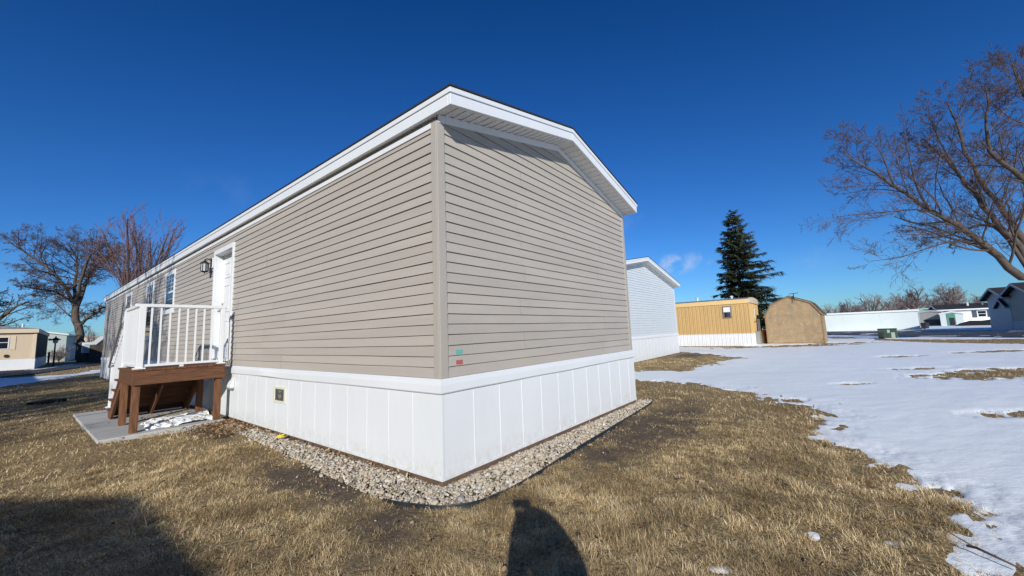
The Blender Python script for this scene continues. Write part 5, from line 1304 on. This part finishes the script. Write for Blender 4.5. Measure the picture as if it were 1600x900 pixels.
# spruce
def spruce(base_, H, Rd, seed, label):
    R = np.random.default_rng(seed); t = thing('spruce_tree', base_, 0, label, 'tree')
    L_ = [(np.linspace([0, 0, 0], [-.2, 0, H], 10), np.linspace(.24, .02, 10), 0)]; ndl = []
    z = 0.35
    while z < H - .15:
        f = 1 - z / H; nb = int(5 + 6 * f + R.integers(0, 3)); ph = R.uniform(0, 6.28)
        for k in range(nb):
            a = ph + 2 * math.pi * (k + R.uniform(-.3, .3)) / nb; ln = (Rd * (f ** .58) * R.choice([.6, .78, .92, 1.05, 1.2]) * R.uniform(.88, 1.08) * (1 + .16 * (1 - abs(2 * f - 1)) * math.cos(a) + .14 * f * math.cos(a)) + .12) * (1 if f < .9 else .9); droop = R.uniform(.05, .30) * (0.4 + f)
            m = 7; s = np.linspace(0, 1, m); x_ = s * ln; zz = -droop * ln * s + .28 * droop * ln * s ** 3 * 2 + (.35 * ln * s * (1 - f) ** 1.5)
            zj = R.normal(0, .2); zz = zz + R.normal(0, .10) * x_ - .05 * x_ ** 2 * f; pts = np.stack([x_ * math.cos(a), x_ * math.sin(a), max(.2, z + zj) + zz], 1); L_.append((pts, np.linspace(.03 * f + .012, .006, m), 1))
            for q in range(max(5, int(ln * 20))):
                u_ = R.uniform(.15, 1.0); i = min(int(u_ * (m - 1)), m - 2); c_ = pts[i] + (pts[i + 1] - pts[i]) * (u_ * (m - 1) - i)
                for sd in (-1, 1):
                    da = a + sd * R.uniform(.35, 1.1); l2_ = ln * R.uniform(.12, .26) * (1.15 - u_ * .6) + .10
                    ndl.append((c_, np.array([math.cos(da), math.sin(da), R.uniform(-.8, .12)]), l2_ * 1.15, R.uniform(.11, .20)))
            ndl.append((pts[-2], unit(pts[-1] - pts[-2]), .3, .12))
        z += R.uniform(.19, .34) * (.65 + .65 * f)
    link('trunk', polyline_mesh('trunk', [(p, r, 6) for p, r, l in L_]), M['bark'], t, smooth=True)
    vs = []
    for c_, d, l_, w_ in ndl:                   # each spray: four thin needled fins along a twig
        d = unit(d); sx = unit(np.cross(d, [0, 0, 1])); 
        for k in range(3):
            o_ = c_ + d * l_ * (.15 + .3 * k); sg_ = R.choice([-1, 1]); w2 = w_ * (1.1 - .25 * k)
            tip = o_ + d * l_ * .45 + sx * sg_ * w2 * R.uniform(.3, 1.2) + np.array([0, 0, R.uniform(-.09, .03)])
            vs.append([o_ - sx * w2 * .35, o_ + sx * w2 * .35 + np.array([0, 0, -.03]), tip])
    vs = np.array(vs); n = len(vs)
    me = np_mesh('crown', vs.reshape(-1, 3), np.arange(n * 3), np.arange(n) * 3, np.full(n, 3)); link('crown', me, M['needle'], t)
    return t
b = far(1165, 520, 33); b[2] = GZ
spruce(b, htop(1157, 333, 33), 2.6, 81, 'tall dark green spruce rising behind the ochre trailer and tan shed')

# ------------------------------------------------------------------ photographer (only the shadow is seen)
per = thing('person', (.09, 0, GZ), 0, 'crouching person in dark jacket holding a phone out, casting the lawn shadow', 'person')
def skin(name, joints, edges, m_, parent, sub=2):
    me = bpy.data.meshes.new(name); me.from_pydata([j[:3] for j in joints], edges, []); me.update()
    o = link(name, me, m_, parent)
    md = o.modifiers.new('skin', 'SKIN'); md.use_smooth_shade = True
    for i, j in enumerate(joints):
        sv = me.skin_vertices[0].data[i]; sv.radius = (j[3], j[4] if len(j) > 4 else j[3]); sv.use_root = (i == 0)
    s = o.modifiers.new('sub', 'SUBSURF'); s.levels = sub; s.render_levels = sub
    return o
M['jacket'] = mat('dark_jacket', (0.03, 0.035, 0.05), .8, .1, var=.15, vscale=6)
M['jeans'] = mat('dark_jeans', (0.04, 0.055, 0.09), .85, .1, var=.15, vscale=8)
M['skin'] = mat('skin', (0.50, 0.32, 0.24), .55, .3, var=.05, vscale=6)
M['hair'] = mat('brown_hair', (0.05, 0.03, 0.02), .7, .2, var=.2, vscale=20)
GO = -GZ
J = [(.13, -.66, .50, .19, .13), (.14, -.60, .68, .19, .12), (.15, -.52, .88, .21, .12), (.15, -.46, 1.03, .19, .10), (.13, -.40, 1.14, .09, .08), (.12, -.34, 1.25, .085, .09), (.11, -.31, 1.36, .07, .08),
     (-.03, -.47, 1.05, .095), (-.045, -.33, 1.02, .075), (.0, -.11, 1.20, .07), (.03, -.05, 1.295, .062),
     (.28, -.46, 1.07, .12), (.285, -.25, 1.165, .085), (.205, -.14, 1.262, .082), (.11, -.05, 1.325, .07),
     (.02, -.60, .48, .11), (-.05, -.22, .55, .08), (-.03, -.48, .16, .055), (-.03, -.30, .05, .045),
     (.23, -.60, .48, .11), (.31, -.22, .55, .08), (.27, -.48, .16, .055), (.28, -.30, .05, .045)]
ED = [(0, 1), (1, 2), (2, 3), (3, 4), (4, 5), (5, 6), (3, 7), (7, 8), (8, 9), (9, 10), (3, 11), (11, 12), (12, 13), (13, 14), (0, 15), (15, 16), (16, 17), (17, 18), (0, 19), (19, 20), (20, 21), (21, 22)]
J = [(j[0], j[1], j[2], *j[3:]) for j in J]
skin('body', J, ED, M['jacket'], per)
q = MB(); q.lathe([(.02, .16), (.07, .145), (.098, .10), (.106, .04), (.10, -.02), (.085, -.06)], (.113, -.335, 1.30), 16); q.build('hair', M['hair'], per, smooth=True)
for hx, hz, s in ((-.02, 1.30, 1), (.10, 1.345, -1)):
    q = MB()
    for k in range(4):
        yk = -.052 + .0; zk = hz - .03 + k * .02
        q.tube([(hx, yk - .01, zk), (hx + s * .03, yk - .03, zk + .004), (hx + s * .05, yk - .02, zk + .006)], [.010, .009, .007], 6)
    q.tube([(hx, -.06, hz - .045), (hx + s * .02, -.085, hz - .02), (hx + s * .035, -.08, hz + .005)], [.012, .010, .008], 6)
    q.build('hand', M['skin'], per, smooth=True)
ph = thing('phone', (0.125, -.022, CAMZ + .012), 0, 'dark phone held up in front of the crouching person', 'phone')
q = MB(); q.box(-.072, .072, -.008, 0, -.036, .036); q.build('case', M['rubber'], ph, bevel=.004)
q = MB(); q.box(-.067, .067, -.0095, -.0082, -.031, .031); q.build('screen', M['glass'], ph)
